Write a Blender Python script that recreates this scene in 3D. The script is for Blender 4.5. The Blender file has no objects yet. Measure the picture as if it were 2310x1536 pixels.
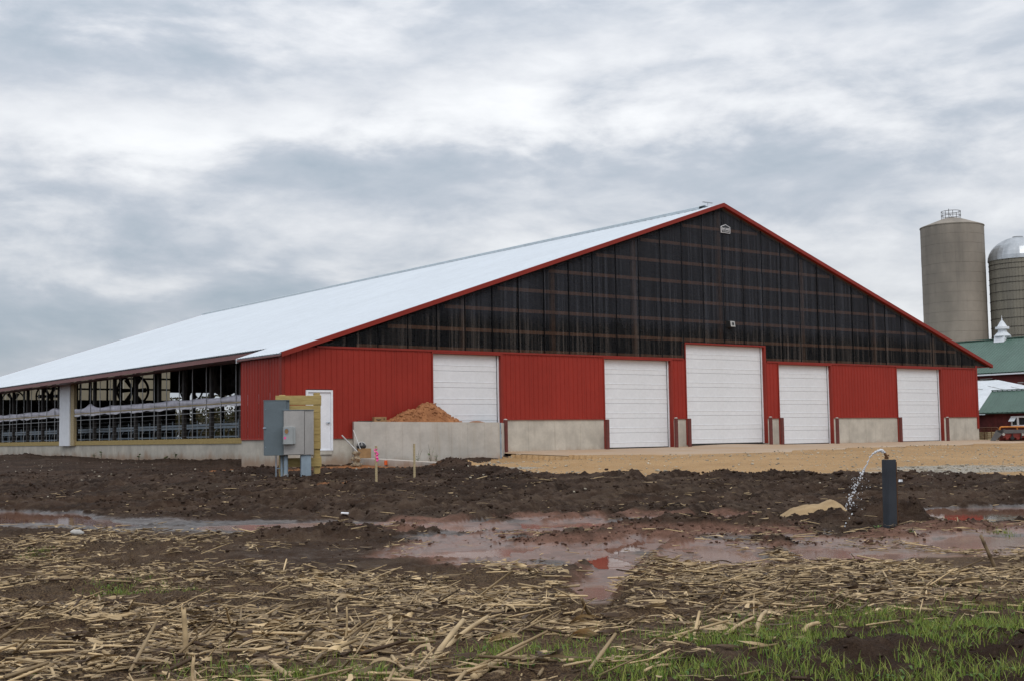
import bpy, math, random
import numpy as np
from mathutils import Vector, Matrix
random.seed(7)
RNG = np.random.default_rng(11)
S = bpy.context.scene
COL = S.collection

# ------------------------------------------------------------------ camera
PW, PH = 2310.0, 1536.0
F, YAW, PIT, ROL = 2853.23, 0.6419, 0.0753, -0.0156
CAM = np.array([-19.934, -40.085, 0.591])
FW = np.array([math.sin(YAW)*math.cos(PIT), math.cos(YAW)*math.cos(PIT), math.sin(PIT)])
RT = np.array([math.cos(YAW), -math.sin(YAW), 0.0])
UPV = np.cross(RT, FW)
R2 = math.cos(ROL)*RT + math.sin(ROL)*UPV
U2 = -math.sin(ROL)*RT + math.cos(ROL)*UPV
cd = bpy.data.cameras.new('camera'); cam = bpy.data.objects.new('camera', cd); COL.objects.link(cam)
cd.sensor_width = 36; cd.lens = F/PW*36; cd.clip_end = 6000; cd.clip_start = 0.05
cam.matrix_world = Matrix([[R2[0], U2[0], -FW[0], CAM[0]], [R2[1], U2[1], -FW[1], CAM[1]],
                           [R2[2], U2[2], -FW[2], CAM[2]], [0, 0, 0, 1]])
S.camera = cam

# ------------------------------------------------------------------ world, sun, exposure
S.view_settings.view_transform = 'Standard'; S.view_settings.look = 'None'
S.view_settings.gamma = 1; S.view_settings.use_curve_mapping = False
S.view_settings.exposure = 0.0
SUN_EL, SUN_AZ = math.radians(48), math.radians(205)      # azimuth clockwise from +Y
world = bpy.data.worlds.new('World'); S.world = world; world.use_nodes = True
wn = world.node_tree; wn.nodes.clear()


class NT:
    """tiny helper to chain shader nodes"""
    def __init__(s, nt): s.nt = nt
    def n(s, t, **kw):
        x = s.nt.nodes.new(t)
        for k, v in kw.items(): setattr(x, k, v)
        return x
    def put(s, sock, v):
        if isinstance(v, bpy.types.NodeSocket): s.nt.links.new(v, sock)
        elif v is not None: sock.default_value = v
    def m(s, op, a, b=None, c=None, clamp=False):
        x = s.n('ShaderNodeMath', operation=op, use_clamp=clamp)
        for i, v in enumerate((a, b, c)): s.put(x.inputs[i], v)
        return x.outputs[0]
    def mix(s, f, a, b, bt='MIX'):
        x = s.n('ShaderNodeMix', data_type='RGBA', blend_type=bt)
        s.put(x.inputs[0], f)
        for i, v in ((6, a), (7, b)):
            if isinstance(v, tuple) and len(v) == 3: v = v + (1,)
            s.put(x.inputs[i], v)
        return x.outputs[2]
    def noise(s, vec, scale, detail=4, rough=.55, dist=0.0):
        x = s.n('ShaderNodeTexNoise'); s.put(x.inputs['Vector'], vec)
        x.inputs['Scale'].default_value = scale; x.inputs['Detail'].default_value = detail
        x.inputs['Roughness'].default_value = rough; x.inputs['Distortion'].default_value = dist
        return x.outputs[0]
    def ramp(s, f, lo, hi, a=0.0, b=1.0):
        x = s.n('ShaderNodeMapRange', interpolation_type='SMOOTHSTEP'); s.put(x.inputs[0], f)
        for i, v in enumerate((lo, hi, a, b)): x.inputs[i+1].default_value = v
        return x.outputs[0]
    def mapping(s, vec, scale, loc=(0, 0, 0)):
        x = s.n('ShaderNodeMapping'); s.put(x.inputs['Vector'], vec)
        x.inputs['Scale'].default_value = scale; x.inputs['Location'].default_value = loc
        return x.outputs[0]


def build_world():
    T = NT(wn)
    tc = T.n('ShaderNodeTexCoord').outputs['Generated']
    sp = T.n('ShaderNodeSeparateXYZ'); T.put(sp.inputs[0], tc)
    x, y, z = sp.outputs
    el = T.m('ARCSINE', z); az = T.m('ARCTAN2', x, y)
    zz = T.m('ADD', T.m('MAXIMUM', z, 0.0), 0.11)
    cb = T.n('ShaderNodeCombineXYZ')
    T.put(cb.inputs[0], T.m('DIVIDE', x, zz)); T.put(cb.inputs[1], T.m('DIVIDE', y, zz)); cb.inputs[2].default_value = 3.7
    P = cb.outputs[0]
    n1 = T.noise(P, 0.66, 8, .55, .15)
    n2 = T.noise(T.mapping(tc, (1, 1, 2.5), (7.3, 2.1, 0)), 7.5, 10, .56, .25)
    n3 = T.noise(T.mapping(P, (1, 1, 1), (-3.3, 5.1, 2)), .28, 4, .5, .2)
    # the broad banks of cloud in this stretch of sky, bent by the noise
    wx = T.m('MULTIPLY', T.m('SUBTRACT', n1, .5), .20)
    wy = T.m('MULTIPLY', T.m('SUBTRACT', n2, .5), .13)
    A = T.m('ADD', az, wx); E = T.m('ADD', el, wy)
    blobs = [(700, 270, 520, 55, .80), (1000, 215, 360, 60, .35), (1700, 170, 480, 110, .55), (1350, 120, 700, 60, .30), (2120, 690, 170, 60, .7), (300, 30, 600, 40, .25),
             (650, 610, 400, 35, .25), (1800, 640, 240, 30, .10), (250, 320, 170, 50, .35), (1500, 500, 420, 40, .15),
             (260, 160, 420, 70, -.62), (560, 205, 240, 45, -.42), (1150, 375, 520, 55, -.34), (1600, 330, 380, 40, -.22), (2150, 60, 260, 90, -.35), (900, 45, 280, 45, -.30),
             (330, 560, 560, 45, -.15), (120, 780, 620, 110, -.95), (2050, 400, 380, 40, -.25), (1500, 10, 380, 45, -.35)]
    tot = None
    for u, v, su, sv, amp in blobs:
        a0 = YAW + math.atan((u-PW/2)/F); hv = 1001.4 - .0156*u
        e0 = math.atan((hv-v)/F)
        dx = T.m('MULTIPLY', T.m('SUBTRACT', A, a0), F/su); dy = T.m('MULTIPLY', T.m('SUBTRACT', E, e0), F/sv)
        q = T.m('ADD', T.m('MULTIPLY', dx, dx), T.m('MULTIPLY', dy, dy))
        g = T.m('MULTIPLY', T.m('POWER', 2.71828, T.m('MULTIPLY', q, -.5)), amp)
        tot = g if tot is None else T.m('ADD', tot, g)
    f = T.m('ADD', T.m('MULTIPLY', T.m('SUBTRACT', n1, .5), .75), T.m('MULTIPLY', T.m('SUBTRACT', n2, .5), 1.7))
    n4 = T.noise(T.mapping(tc, (1, 1, 3.0), (1.3, 9.1, 4)), 19, 6, .55, .2)
    f = T.m('ADD', f, T.m('MULTIPLY', T.m('SUBTRACT', n4, .5), .55))
    f = T.m('ADD', f, T.m('MULTIPLY', T.m('SUBTRACT', n3, .5), .6))
    f = T.m('ADD', T.m('ADD', T.m('MULTIPLY', tot, .34), f), .42)
    f = T.ramp(f, -.35, 1.25)
    cr = T.n('ShaderNodeValToRGB'); T.put(cr.inputs[0], f)
    e = cr.color_ramp.elements
    e[0].position = 0.0; e[0].color = (.33, .395, .46, 1)
    e[1].position = 1.0; e[1].color = (.88, .89, .90, 1)
    k = e.new(.35); k.color = (.475, .514, .572, 1)
    k = e.new(.62); k.color = (.655, .674, .708, 1)
    up = T.m('ADD', 1.0, T.m('MULTIPLY', T.m('MAXIMUM', z, 0.0), .95))     # an overcast sky is brightest overhead
    low = T.ramp(z, -.02, .10, .86, 1.0)
    bg1 = T.n('ShaderNodeBackground'); T.put(bg1.inputs[0], cr.outputs[0]); T.put(bg1.inputs[1], T.m('MULTIPLY', up, low))
    sky = T.n('ShaderNodeTexSky', sky_type='NISHITA', sun_disc=False, sun_elevation=SUN_EL, sun_rotation=SUN_AZ)
    bg2 = T.n('ShaderNodeBackground'); T.put(bg2.inputs[0], sky.outputs[0]); bg2.inputs[1].default_value = .1
    mx = T.n('ShaderNodeMixShader'); mx.inputs[0].default_value = .93
    T.put(mx.inputs[1], bg2.outputs[0]); T.put(mx.inputs[2], bg1.outputs[0])
    out = T.n('ShaderNodeOutputWorld'); T.put(out.inputs[0], mx.outputs[0])


build_world()
sd = bpy.data.lights.new('sun', 'SUN'); sun = bpy.data.objects.new('sun', sd); COL.objects.link(sun)
sd.energy = 1.0; sd.angle = math.radians(28); sd.color = (1, .97, .92)
sdir = Vector((math.sin(SUN_AZ)*math.cos(SUN_EL), math.cos(SUN_AZ)*math.cos(SUN_EL), math.sin(SUN_EL)))
sun.rotation_euler = sdir.to_track_quat('Z', 'Y').to_euler(); sun.location = (-30, -60, 40)
S.render.engine = 'CYCLES'
S.cycles.use_denoising = True
S.cycles.max_bounces = 6; S.cycles.transparent_max_bounces = 12
S.cycles.caustics_reflective = False; S.cycles.caustics_refractive = False


# ------------------------------------------------------------------ surveying helpers (photo point -> place in the world)
def ray(u, v): return F*FW + (u-PW/2)*R2 - (v-PH/2)*U2
def onz(u, v, z): d = ray(u, v); return CAM + d*((z-CAM[2])/d[2])
def onY(u, v, Y): d = ray(u, v); return CAM + d*((Y-CAM[1])/d[1])
def onX(u, v, X): d = ray(u, v); return CAM + d*((X-CAM[0])/d[0])
def onD(u, v, D): return CAM + ray(u, v)*(D/F)
def pix(X, Y, Z):
    dx, dy, dz = X-CAM[0], Y-CAM[1], Z-CAM[2]
    w = dx*FW[0]+dy*FW[1]+dz*FW[2]
    w = np.where(np.abs(w) < .2, .2, w)
    u = PW/2 + F*(dx*R2[0]+dy*R2[1]+dz*R2[2])/w
    v = PH/2 - F*(dx*U2[0]+dy*U2[1]+dz*U2[2])/w
    return np.where(w > .3, u, -9e4), np.where(w > .3, v, -9e4), w


# ------------------------------------------------------------------ object helpers
ORG = {}


def link(o, parent=None, w=(0, 0, 0)):
    COL.objects.link(o)
    w = Vector(w)
    if parent is not None:
        o.parent = parent; o.location = w - ORG[parent]
    else: o.location = w
    ORG[o] = w
    return o


def tag(o, label=None, cat=None, group=None, kind=None):
    for k, v in (('label', label), ('category', cat), ('group', group), ('kind', kind)):
        if v: o[k] = v
    return o


def thing(name, loc, label, cat, group=None):
    o = bpy.data.objects.new(name, None); o.empty_display_size = .2
    link(o, None, loc); return tag(o, label, cat, group)


class MB:
    def __init__(s): s.v = []; s.f = []
    def add(s, v, f):
        n = len(s.v); s.v += [tuple(map(float, p)) for p in v]; s.f += [tuple(i+n for i in q) for q in f]; return s
    def box(s, x0, x1, y0, y1, z0, z1):
        return s.add([(x0, y0, z0), (x1, y0, z0), (x1, y1, z0), (x0, y1, z0), (x0, y0, z1), (x1, y0, z1), (x1, y1, z1), (x0, y1, z1)],
                     [(0, 3, 2, 1), (4, 5, 6, 7), (0, 1, 5, 4), (1, 2, 6, 5), (2, 3, 7, 6), (3, 0, 4, 7)])
    def cbox(s, x0, x1, y0, y1, z0, z1, c=.01):
        """a box with its long edges chamfered"""
        P = [(x0+c, y0), (x1-c, y0), (x1, y0+c), (x1, y1-c), (x1-c, y1), (x0+c, y1), (x0, y1-c), (x0, y0+c)]
        v = []
        for z, i in ((z0, c), (z0+c, 0), (z1-c, 0), (z1, c)):
            for (x, y) in P:
                cx, cy = (x0+x1)/2, (y0+y1)/2
                v.append((x - math.copysign(i, x-cx), y - math.copysign(i, y-cy), z))
        f = [tuple(reversed(range(8))), tuple(range(24, 32))]
        for k in range(3):
            for i in range(8): f.append((k*8+i, k*8+(i+1) % 8, (k+1)*8+(i+1) % 8, (k+1)*8+i))
        return s.add(v, f)
    def tube(s, p, q, r, n=8, r2=None, cap=True):
        p, q = Vector(p), Vector(q); d = (q-p).normalized(); r2 = r if r2 is None else r2
        a = d.orthogonal().normalized(); b = d.cross(a)
        v = []
        for (c, rr) in ((p, r), (q, r2)):
            for i in range(n):
                t = 2*math.pi*i/n; v.append(c + (a*math.cos(t)+b*math.sin(t))*rr)
        f = [(i, (i+1) % n, n+(i+1) % n, n+i) for i in range(n)]
        if cap: f += [tuple(reversed(range(n))), tuple(range(n, 2*n))]
        return s.add(v, f)
    def path(s, pts, rad, n=6):
        """a tube through points, radius per point"""
        pts = [Vector(p) for p in pts]; v = []; f = []
        ref = None
        for k, p in enumerate(pts):
            d = (pts[min(k+1, len(pts)-1)] - pts[max(k-1, 0)]).normalized()
            a = d.orthogonal().normalized() if ref is None else (ref - d*ref.dot(d)).normalized()
            ref = a; b = d.cross(a)
            for i in range(n):
                t = 2*math.pi*i/n; v.append(p + (a*math.cos(t)+b*math.sin(t))*rad[k])
        for k in range(len(pts)-1):
            for i in range(n): f.append((k*n+i, k*n+(i+1) % n, (k+1)*n+(i+1) % n, (k+1)*n+i))
        f += [tuple(reversed(range(n))), tuple(range((len(pts)-1)*n, len(pts)*n))]
        return s.add(v, f)
    def lathe(s, prof, n=24, c=(0, 0)):
        v = []; f = []
        for (r, z) in prof:
            for i in range(n):
                t = 2*math.pi*i/n; v.append((c[0]+r*math.cos(t), c[1]+r*math.sin(t), z))
        for k in range(len(prof)-1):
            for i in range(n): f.append((k*n+i, k*n+(i+1) % n, (k+1)*n+(i+1) % n, (k+1)*n+i))
        f += [tuple(reversed(range(n))), tuple(range((len(prof)-1)*n, len(prof)*n))]
        return s.add(v, f)
    def prism(s, poly, axis, a, b):
        """poly in the plane across the axis, extruded from a to b"""
        n = len(poly)
        def P(q, t): return {'x': (t, q[0], q[1]), 'y': (q[0], t, q[1]), 'z': (q[0], q[1], t)}[axis]
        v = [P(q, a) for q in poly] + [P(q, b) for q in poly]
        return s.add(v, [(i, (i+1) % n, n+(i+1) % n, n+i) for i in range(n)] + [tuple(reversed(range(n))), tuple(range(n, 2*n))])
    def obj(s, name, mat, parent=None, smooth=False, w=None, bevel=0):
        w = Vector(ORG[parent]) if (w is None and parent is not None) else Vector(w or (0, 0, 0))
        me = bpy.data.meshes.new(name)
        me.from_pydata([(x-w[0], y-w[1], z-w[2]) for x, y, z in s.v], [], s.f)
        if mat: me.materials.append(mat)
        if smooth: me.polygons.foreach_set('use_smooth', [True]*len(me.polygons))
        me.update()
        o = bpy.data.objects.new(name, me); link(o, parent, w)
        if bevel:
            b = o.modifiers.new('bevel', 'BEVEL'); b.width = bevel; b.segments = 2; b.limit_method = 'ANGLE'
        return o


def npmesh(name, V, Fq, mat, parent=None, smooth=False, tri=False):
    k = 3 if tri else 4
    me = bpy.data.meshes.new(name); V = np.asarray(V, np.float32); Fq = np.asarray(Fq, np.int32)
    me.vertices.add(len(V)); me.vertices.foreach_set('co', V.ravel())
    me.loops.add(len(Fq)*k); me.loops.foreach_set('vertex_index', Fq.ravel())
    me.polygons.add(len(Fq)); me.polygons.foreach_set('loop_start', np.arange(len(Fq), dtype=np.int32)*k)
    me.update(calc_edges=True)
    if smooth: me.polygons.foreach_set('use_smooth', np.ones(len(Fq), bool))
    if mat: me.materials.append(mat)
    o = bpy.data.objects.new(name, me); link(o, parent)
    return o


# ------------------------------------------------------------------ materials
def mk(name, col, rough=.6, metal=0.0, spec=.5, var=.12, vs=3.0, vsc=(1, 1, 1), bump=0.0, bs=40.0, col2=None, streak=0.0, streakcol=None, ss=1.0, coat=0.0, splash=None):
    m = bpy.data.materials.new(name); m.use_nodes = True; T = NT(m.node_tree)
    b = m.node_tree.nodes['Principled BSDF']
    co = T.n('ShaderNodeTexCoord').outputs['Object']
    n = T.noise(T.mapping(co, vsc), vs, 6, .6)
    c2 = col2 or tuple(c*(1-var*2) for c in col)
    c1 = col if col2 else tuple(min(1, c*(1+var)) for c in col)
    c = T.mix(T.ramp(n, .3, .7), c1, c2)
    fine = T.noise(co, vs*9, 3, .6)
    c = T.mix(T.m('MULTIPLY', T.ramp(fine, .35, .75), .25), c, tuple(x*.72 for x in col))
    if streak:
        sn = T.noise(T.mapping(co, (2.2*ss, 2.2*ss, .16*ss)), 1.6, 6, .65)
        sn2 = T.noise(T.mapping(co, (9*ss, 9*ss, .3*ss)), 1.2, 4, .6)
        k = T.m('MULTIPLY', T.m('MULTIPLY', T.ramp(sn, .45, .75), T.ramp(sn2, .35, .65)), streak)
        c = T.mix(k, c, streakcol or tuple(x*.4 for x in col))
    if splash:
        ps = T.n('ShaderNodeNewGeometry').outputs['Position']; sz = T.n('ShaderNodeSeparateXYZ'); T.put(sz.inputs[0], ps)
        sp_ = T.m('ADD', T.m('SUBTRACT', sz.outputs[2], splash), T.m('MULTIPLY', T.m('SUBTRACT', T.noise(T.mapping(ps, (1, 1, .5)), 1.1, 6, .65), .5), 1.1))
        c = T.mix(T.m('MULTIPLY', T.ramp(sp_, .18, -.30), .75), c, (.30, .175, .10))
    T.put(b.inputs['Base Color'], c)
    T.put(b.inputs['Roughness'], T.m('ADD', rough-.06, T.m('MULTIPLY', n, .12)))
    b.inputs['Metallic'].default_value = metal; b.inputs['Specular IOR Level'].default_value = spec
    b.inputs['Coat Weight'].default_value = coat
    if bump:
        bp = T.n('ShaderNodeBump'); bp.inputs['Strength'].default_value = 1; bp.inputs['Distance'].default_value = bump
        T.put(bp.inputs['Height'], T.noise(co, bs, 4, .6)); T.put(b.inputs['Normal'], bp.outputs[0])
    return m


M = {}
M['red'] = mk('red_steel', (.31, .031, .020), .5, var=.05, vs=.5, spec=.22)
M['red_trim'] = mk('red_trim_steel', (.26, .030, .020), .5, var=.05, vs=.8, spec=.22)
M['fascia'] = mk('maroon_fascia', (.21, .075, .068), .45, var=.05)
M['white_steel'] = mk('white_roof_steel', (.645, .69, .735), .42, var=.02, vs=.3, spec=.35)
M['ridge'] = mk('ridge_vent', (.55, .62, .66), .4, var=.06, vs=4)
M['door'] = mk('white_door_steel', (.79, .81, .84), .45, var=.02, vs=.7, streak=.08, streakcol=(.55, .52, .47))
M['white'] = mk('white_paint', (.85, .87, .91), .45, var=.03)
M['seal'] = mk('black_rubber', (.015, .015, .016), .7)
M['concrete'] = mk('concrete', (.54, .50, .43), .85, splash=-.02, var=.1, vs=1.3, bump=.004, bs=35, streak=.45, streakcol=(.28, .25, .20))
M['concrete2'] = mk('grey_concrete', (.52, .485, .435), .85, splash=-.22, var=.09, vs=1.1, bump=.004, bs=35, streak=.4, streakcol=(.36, .28, .18))
M['apron'] = mk('apron_concrete', (.47, .36, .26), .85, col2=(.45, .30, .18), vs=.45, bump=.003, bs=50)
M['lumber'] = mk('treated_lumber', (.47, .35, .13), .75, col2=(.36, .25, .09), vs=4, vsc=(1, 1, 6), bump=.002, bs=60)
M['tanwood'] = mk('pale_lumber', (.47, .37, .21), .75, var=.12, vs=5, vsc=(1, 1, 5))
M['brownwood'] = mk('girt_lumber', (.27, .165, .11), .8, var=.18, vs=4, vsc=(4, 1, 1))
M['postwood'] = mk('post_lumber', (.13, .085, .055), .8, var=.18, vs=4)
M['joint'] = mk('black_joint', (.004, .004, .005), .7, spec=.1)
M['darkpost'] = mk('dark_post', (.035, .030, .028), .7, var=.2)
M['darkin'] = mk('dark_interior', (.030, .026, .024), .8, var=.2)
M['galv'] = mk('galvanised_steel', (.33, .40, .47), .42, metal=.55, var=.12, vs=6)
M['pipegrey'] = mk('grey_pipe', (.42, .43, .44), .4, metal=.5, var=.1)
M['curtain'] = mk('curtain_fabric', (.66, .64, .72), .6, var=.10, vs=2.5)
M['curtainw'] = mk('curtain_flap', (.72, .71, .76), .6, var=.06, vs=2.5)
M['bollard'] = mk('bollard_red', (.15, .034, .027), .5, var=.15, vs=5, col2=(.11, .026, .021))
M['bollcap'] = mk('bollard_cap', (.55, .52, .47), .8)
M['boxgrey'] = mk('grey_enamel', (.13, .165, .185), .42, var=.05, vs=2)
M['steel'] = mk('stainless_steel', (.44, .42, .40), .40, metal=.35, var=.1, vs=2, vsc=(1, 1, .4))
M['meter'] = mk('meter_enamel', (.36, .38, .38), .45, var=.06)
M['conduit'] = mk('conduit_grey', (.27, .34, .40), .5, var=.07)
M['pink'] = mk('pink_ribbon', (.95, .10, .38), .5, var=.05)
M['orange'] = mk('orange_plastic', (.75, .13, .03), .5, var=.05)
M['card'] = mk('cardboard', (.33, .19, .085), .85, var=.1, vs=6)
M['cardtape'] = mk('black_print', (.03, .025, .02), .8)
M['paper'] = mk('crumpled_paper', (.30, .23, .15), .85, var=.3, vs=14)
M['pvc'] = mk('white_pvc', (.62, .62, .60), .5)
M['blackbag'] = mk('black_plastic', (.03, .032, .035), .35)
M['iron'] = mk('blue_black_steel', (.046, .056, .070), .5, metal=.2, col2=(.030, .037, .048), vs=3, bump=.002, bs=60, streak=.5, streakcol=(.07, .05, .035))
M['brass'] = mk('rusty_brass', (.16, .075, .03), .5, metal=.5, var=.2, vs=20)
M['stone'] = mk('pale_stone', (.48, .46, .43), .85, var=.12, vs=10, bump=.006, bs=30)
M['silo'] = mk('silo_concrete', (.36, .31, .255), .88, col2=(.21, .185, .155), vs=.22, vsc=(1, 1, .5), streak=.8, streakcol=(.12, .108, .094), ss=.16, bump=.006, bs=9)
M['stave'] = mk('silo_stave', (.26, .235, .185), .88, col2=(.17, .155, .13), vs=.5, vsc=(1, 1, .15), streak=.95, streakcol=(.030, .028, .026), ss=.35)
M['hoop'] = mk('rusty_hoop', (.05, .042, .036), .7)
M['dome'] = mk('silo_dome', (.46, .48, .50), .38, metal=.6, var=.14, vs=.8, vsc=(1, 1, .3))
M['green'] = mk('green_roof_steel', (.075, .135, .105), .5, var=.06, vs=.7)
M['barnred'] = mk('weathered_red_boards', (.12, .022, .020), .8, var=.2, vs=2)
M['brickred'] = mk('old_red_paint', (.17, .03, .027), .85, col2=(.12, .03, .025), vs=3, streak=.0)
M['oldwhite'] = mk('old_white_roof', (.66, .69, .72), .5, var=.06, vs=1.2)
M['rustpatch'] = mk('grey_roof_patch', (.33, .34, .34), .7)
M['glass'] = mk('dark_glass', (.02, .024, .028), .08, spec=.6)
M['implred'] = mk('implement_red', (.24, .034, .026), .5, var=.15, vs=3)
M['implgrey'] = mk('implement_grey', (.12, .12, .125), .55, var=.12)
M['yellow'] = mk('orange_rail', (.60, .20, .025), .5)
M['sign'] = mk('sign_black', (.02, .021, .025), .4)
M['signw'] = mk('sign_white', (.86, .86, .88), .5, var=.02)
M['lamp'] = mk('lamp_housing', (.035, .035, .035), .5)
M['lens'] = mk('lamp_lens', (.50, .50, .48), .3)
M['dirt'] = mk('orange_sand', (.42, .185, .076), .92, col2=(.25, .10, .040), vs=3.2, bump=.06, bs=8)
M['tansand'] = mk('tan_gravel_heap', (.42, .29, .15), .92, col2=(.33, .22, .11), vs=6, bump=.01, bs=40)
M['clod'] = mk('mud_clod', (.052, .032, .0225), .85, col2=(.026, .016, .011), vs=5, bump=.012, bs=35, spec=.1)
M['clodred'] = mk('clay_clod', (.125, .067, .048), .8, col2=(.075, .042, .030), vs=5, bump=.012, bs=35, spec=.15)
M['gstone'] = mk('gravel_stone', (.45, .39, .30), .85, var=.3, vs=2.0)


def leafmat(name, c1, c2, trans=.25):
    m = bpy.data.materials.new(name); m.use_nodes = True; T = NT(m.node_tree)
    b = m.node_tree.nodes['Principled BSDF']
    at = T.n('ShaderNodeAttribute'); at.attribute_name = 'shade'
    co = T.n('ShaderNodeTexCoord').outputs['Object']
    n = T.noise(co, 30, 3)
    T.put(b.inputs['Base Color'], T.mix(at.outputs['Fac'], c1, c2))
    T.put(b.inputs['Roughness'], T.m('ADD', .5, T.m('MULTIPLY', n, .3)))
    b.inputs['Specular IOR Level'].default_value = .3
    tr = T.n('ShaderNodeBsdfTranslucent'); T.put(tr.inputs[0], T.mix(at.outputs['Fac'], c1, c2))
    mx = T.n('ShaderNodeMixShader'); mx.inputs[0].default_value = trans
    T.put(mx.inputs[1], b.outputs[0]); T.put(mx.inputs[2], tr.outputs[0])
    T.put(m.node_tree.nodes['Material Output'].inputs[0], mx.outputs[0])
    return m


M['grass'] = leafmat('grass_blades', (.095, .18, .022), (.37, .38, .09))
M['weed'] = leafmat('weed_leaves', (.08, .16, .04), (.18, .23, .06))
M['straw'] = leafmat('corn_residue', (.066, .039, .022), (.68, .50, .28), .06)
M['autumn'] = leafmat('autumn_foliage', (.022, .030, .010), (.075, .052, .018))
M['bark'] = mk('bark', (.07, .055, .04), .9, var=.2, vs=6)
M['dryweed'] = mk('dry_weed_stalk', (.10, .085, .05), .9)


def polycarb():
    """smoked corrugated sheet, wood behind it shows faintly; beads of damp dull it in places"""
    m = bpy.data.materials.new('smoked_polycarbonate'); m.use_nodes = True; T = NT(m.node_tree)
    b = m.node_tree.nodes['Principled BSDF']
    tc = T.n('ShaderNodeTexCoord'); co = T.n('ShaderNodeNewGeometry').outputs['Position']
    sp = T.n('ShaderNodeSeparateXYZ'); T.put(sp.inputs[0], co)
    st = T.noise(T.mapping(co, (1.3, 1, .12)), 1.7, 6, .65)
    edge = T.noise(T.mapping(co, (.55, 1, 0)), 1.0, 4, .6)
    # damp film: a haze over the sheet whose ragged lower edge ends a metre or so above the doors
    line = T.m('ADD', 4.2, T.m('MULTIPLY', T.m('ADD', T.m('MULTIPLY', edge, .75), T.m('MULTIPLY', st, .55)), 1.6))
    damp = T.ramp(T.m('SUBTRACT', sp.outputs[2], line), -.35, .35)
    fine = T.noise(T.mapping(co, (7.5, 1, .10)), 1.0, 5, .75)
    c = T.mix(damp, (.0035, .0035, .0045), (.030, .032, .042))
    c = T.mix(T.m('MULTIPLY', T.ramp(fine, .46, .66), .8), c, T.mix(damp, (.17, .145, .13), (.095, .103, .125)))
    c = T.mix(T.m('MULTIPLY', T.ramp(fine, .50, .34), .7), c, (.006, .006, .008))
    T.put(b.inputs['Base Color'], c); T.put(b.inputs['Roughness'], T.m('ADD', .20, T.m('MULTIPLY', damp, .26)))
    b.inputs['Specular IOR Level'].default_value = .35
    tr = T.n('ShaderNodeBsdfTransparent'); tr.inputs[0].default_value = (.86, .76, .68, 1)
    mx = T.n('ShaderNodeMixShader'); T.put(mx.inputs[0], T.m('SUBTRACT', .50, T.m('MULTIPLY', damp, .04)))
    T.put(mx.inputs[1], b.outputs[0]); T.put(mx.inputs[2], tr.outputs[0])
    T.put(m.node_tree.nodes['Material Output'].inputs[0], mx.outputs[0])
    return m


M['poly'] = polycarb()


def beige():
    m = bpy.data.materials.new('beige_translucent_sheet'); m.use_nodes = True; T = NT(m.node_tree)
    b = m.node_tree.nodes['Principled BSDF']; b.inputs['Base Color'].default_value = (.30, .25, .18, 1); b.inputs['Roughness'].default_value = .6
    tr = T.n('ShaderNodeBsdfTranslucent'); tr.inputs[0].default_value = (.50, .43, .30, 1)
    mx = T.n('ShaderNodeMixShader'); mx.inputs[0].default_value = .75
    T.put(mx.inputs[1], b.outputs[0]); T.put(mx.inputs[2], tr.outputs[0])
    T.put(m.node_tree.nodes['Material Output'].inputs[0], mx.outputs[0])
    return m


M['beige'] = beige()


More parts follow.
